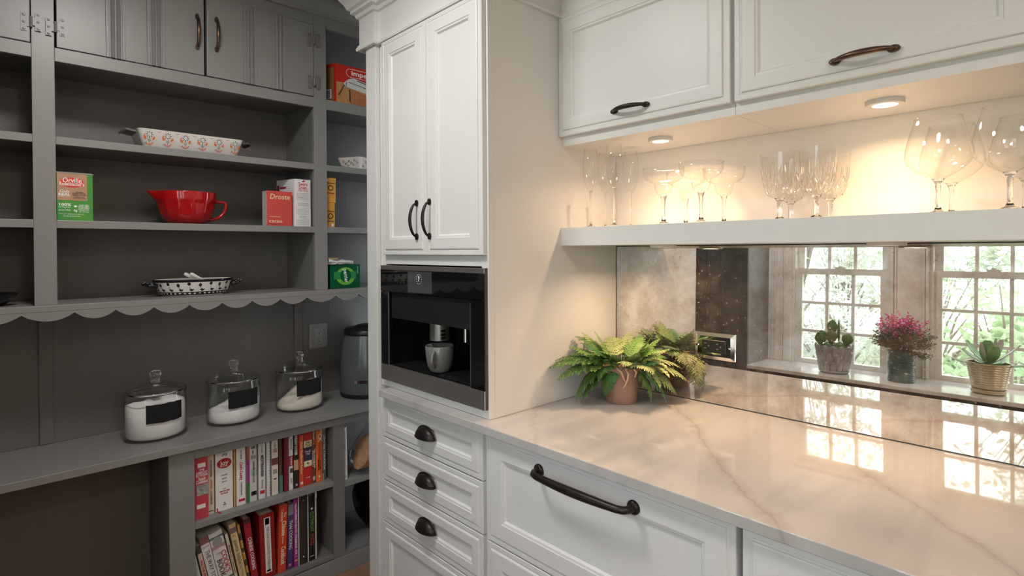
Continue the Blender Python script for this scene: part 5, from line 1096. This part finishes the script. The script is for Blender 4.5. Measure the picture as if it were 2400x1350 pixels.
for i in range(300):
    th_ = 2*PI*random.random(); el = math.acos(random.uniform(.12, 1)); r0 = Vector((.04*math.cos(th_)*random.random(), .04*math.sin(th_)*random.random(), .165))
    R_ = Vector((math.sin(el)*math.cos(th_)*.155, math.sin(el)*math.sin(th_)*.12, .02+math.cos(el)*.225))*random.uniform(.62, 1.03)
    if i < 14: R_ = Vector((.11+.04*random.random(), random.uniform(-.05, .05), -.03+.03*random.random()))
    e = r0+R_; mid_ = r0+R_*.5+Vector((0, 0, .02))
    if i % 4 == 0: m.tube([r0, mid_, e], [.0012, .001, .0005], 4)
    for q in range(16):
        s = .42+.58*q/16; p = r0*(1-s)**2+mid_*2*s*(1-s)+e*s*s
        dv = Vector((random.uniform(-1, 1), random.uniform(-1, 1), random.uniform(-.4, 1)))
        pink = e.z > .29 and random.random() < (.08+(.80 if e.z > .335 else .22))*(1 if s > .68 else .2)
        diamond(bl if pink else fo, p, dv, .018 if pink else .015, .0056 if pink else .0030)
for nm, mb_, mt in (('stems', m, mat('heather_stem', (.04, .035, .03), .8)), ('foliage', fo, mat('heather_green', (.06, .09, .055), .7)), ('blossoms', bl, mat('magenta_blossom', (.74, .06, .30), .6))):
    o = obj(nm, mb_, mt, hp, local=True, recalc=False); o['kind'] = 'stuff'
sp = thing('potted_succulent', 'paddle-leaved succulent in a gold ribbed pot', 'plant', (-.340, -.48, ZL))
GOLD = mat('gold_glaze', (.50, .42, .27), .25, .5)
obj('saucer', MB().lathe([(0, 0), (.064, 0), (.074, .006), (.078, .024), (.074, .025), (.068, .010), (0, .010)], seg=40), GOLD, sp, 40, local=True)
pp = [(0, .0105), (.06, .0105), (.066, .016), (.072, .035)]
for i in range(9): z = .040+i*.0125; r_ = .073+.0022*i; pp += [(r_, z), (r_+.003, z+.004), (r_+.003, z+.007), (r_+.0005, z+.0105)]
pp += [(.094, .156), (.099, .160), (.098, .164), (.09, .163), (.085, .14), (0, .14)]
obj('pot', MB().lathe(pp, seg=44), GOLD, sp, 40, local=True)
obj('soil', MB().lathe([(0, .146), (.087, .146), (.086, .138), (0, .138)], seg=24), mat('dark_soil', (.05, .04, .035), .9), sp, local=True)
SUC = mat('succulent_green', (.22, .44, .14), .4, noise=((9, 9, 9), .2, (.14, .36, .20))); SUC2 = mat('succulent_pale', (.52, .54, .50), .4)
for az, el, ln, wd, mt in ((100, 1.45, .125, .030, 0), (200, .85, .150, .024, 0), (190, .55, .125, .022, 0), (-5, .75, .165, .024, 1), (30, 1.15, .150, .026, 1), (-40, 1.3, .14, .012, 1), (60, 1.0, .12, .024, 0), (0, .10, .13, .026, 0), (185, .08, .15, .024, 0), (-70, .35, .09, .024, 0), (240, .2, .11, .024, 0), (300, .25, .11, .024, 0), (140, 1.25, .12, .012, 1)):
    mb = MB(); vs_ = []; n = 10
    for j in range(n+1):
        s = j/n; wv = wd*math.sin(PI*min(.97, .12+.80*s**1.2))**.8; zz = .012*math.sin(PI*s)
        for q, o_ in ((-1, .004), (0, 0), (1, .004)): vs_.append((ln*s, wv*q*1.25, -zz*.6+o_))
        for q, o_ in ((1, .001), (0, -.0035), (-1, .001)): vs_.append((ln*s, wv*q*1.25, -zz*.6+o_))
    fs = [(j*6+i, j*6+(i+1) % 6, (j+1)*6+(i+1) % 6, (j+1)*6+i) for j in range(n) for i in range(6)]+[tuple(range(6)), tuple(n*6+i for i in range(6))]
    mb.add(vs_, fs).xf(Matrix.Translation((0, 0, .150)) @ Matrix.Rotation(math.radians(az), 4, 'Z') @ Matrix.Rotation(-el, 4, 'Y') @ Matrix.Translation((.008, 0, 0)))
    obj('leaf', mb, (SUC, SUC2)[mt], sp, 60, local=True)
# ------------------------------------------------------------------ garden outside
struct('ground', MB().box(-14, 10, -16, -.9, -.35, -.3), mat('leaf_litter_ground', (.45, .43, .37), .9, noise=((5, 5, 5), .25, (.36, .42, .28))))
LEAFM = [mat('shrub_leaf', (.55, .62, .50), .5), mat('shrub_leaf_light', (.56, .70, .48), .5), mat('shrub_leaf_grey', (.63, .67, .61), .5)]
BARK = mat('bark', (.26, .22, .18), .9)
for lm in LEAFM:    # leaves let light through
    b = lm.node_tree.nodes['Principled BSDF']; tl = lm.node_tree.nodes.new('ShaderNodeBsdfTranslucent'); tl.inputs[0].default_value = b.inputs['Base Color'].default_value; mx = lm.node_tree.nodes.new('ShaderNodeMixShader'); mx.inputs[0].default_value = .45
    lm.node_tree.links.new(b.outputs[0], mx.inputs[1]); lm.node_tree.links.new(tl.outputs[0], mx.inputs[2]); lm.node_tree.links.new(mx.outputs[0], lm.node_tree.nodes['Material Output'].inputs[0])
def shrub(label, x, y, r, h, mt, n, ls, name='garden_shrub', trunk=0, seed=0):
    rn = random.Random(seed); T = thing(name, label, 'tree' if trunk else 'shrub', (x, y, -.3), group='garden greenery outside the windows')
    lf, st = MB(), MB()
    for i in range(26):
        a = rn.random()*2*PI; e = Vector((r*.75*math.cos(a)*rn.random(), r*.75*math.sin(a)*rn.random(), trunk+(h-trunk)*rn.uniform(.35, .9)))
        st.tube([(0, 0, 0) if not trunk else (0, 0, trunk*.6), (e.x*.35, e.y*.35, e.z*.55+trunk*.2), e], [.03 if trunk else .012, .014, .004], 5)
    if trunk: st.tube([(0, 0, 0), (.03, .02, trunk*.5), (0, 0, trunk*1.15)], [.10, .085, .06], 8)
    cl = []
    for c_ in range(24):
        a = rn.random()*2*PI; q = rn.random()**.5; cl.append((r*.8*q*math.cos(a), r*.8*q*math.sin(a), trunk+(h-trunk)*rn.uniform(.12, .88), r*rn.uniform(.22, .42)))
    for i in range(n):
        cxx, cyy, czz, cr = cl[i % 24]
        u = Vector((rn.gauss(0, 1), rn.gauss(0, 1), rn.gauss(0, 1))).normalized()*cr*rn.random()**.4
        p = Vector((cxx, cyy, czz))+u; p.z = max(.02, p.z)
        d = Vector((rn.gauss(0, 1), rn.gauss(0, 1), rn.gauss(-.25, .6))).normalized(); q = d.cross(Vector((rn.gauss(0, .5), rn.gauss(0, .5), 1))).normalized(); l_ = ls*rn.uniform(.7, 1.3)
        nn = d.cross(q)*l_*.08
        lf.add([p, p+d*l_*.4+q*l_*.24+nn, p+d*l_, p+d*l_*.4-q*l_*.24+nn], [(0, 1, 2), (0, 2, 3)])
    o = obj('leaves', lf, LEAFM[mt], T, local=True, recalc=False); o['kind'] = 'stuff'
    obj('trunk' if trunk else 'branches', st, BARK, T, True, local=True)
shrub('bright green broad-leaved shrub outside the second window', -.35, -2.7, .8, 1.75, 1, 2000, .125, seed=1)
shrub('low shrub outside the first window', -1.9, -3.6, .9, 1.3, 2, 2200, .09, seed=2)
shrub('grey-green shrub behind the cactus pot', -2.9, -4.6, 1.2, 1.9, 2, 2600, .09, seed=3)
shrub('dark shrub further back between the windows', -1.3, -5.4, 1.3, 2.2, 0, 2600, .10, seed=4)
shrub('leafy shrub beyond the second window', .6, -4.6, 1.3, 2.1, 1, 2200, .11, seed=5)
shrub('slender young tree with airy crown outside the first window', -3.2, -6.4, 1.6, 4.2, 2, 2200, .12, 'garden_tree', 1.6, seed=6)
shrub('broad tree with airy crown outside the second window', .2, -7.2, 2.1, 5.0, 0, 3200, .13, 'garden_tree', 1.8, seed=7)
shrub('distant bushy tree at the back of the garden', -6.2, -8.8, 2.3, 4.2, 0, 2600, .17, 'garden_tree', 1.2, seed=8)
shrub('distant hedge-like shrub at the back of the garden', -3.2, -9.2, 2.4, 3.0, 2, 3000, .16, seed=9)
shrub('distant shrub behind the broad tree', 1.2, -9.6, 2.4, 3.0, 2, 3000, .16, seed=10)
st = thing('garden_steps', 'pale stone garden steps behind the bright shrub', 'steps', (-.2, -5.2, -.3))
STONE = mat('pale_stone', (.50, .47, .43), .8, noise=((6, 6, 6), .25, (.38, .36, .33)))
for i in range(3): obj('step', MB().box(-1.1, .9, -5.0-.35*i-.40, -5.0-.35*i, -.3, -.3+.2*(i+1)), STONE, st, bevel=.01)
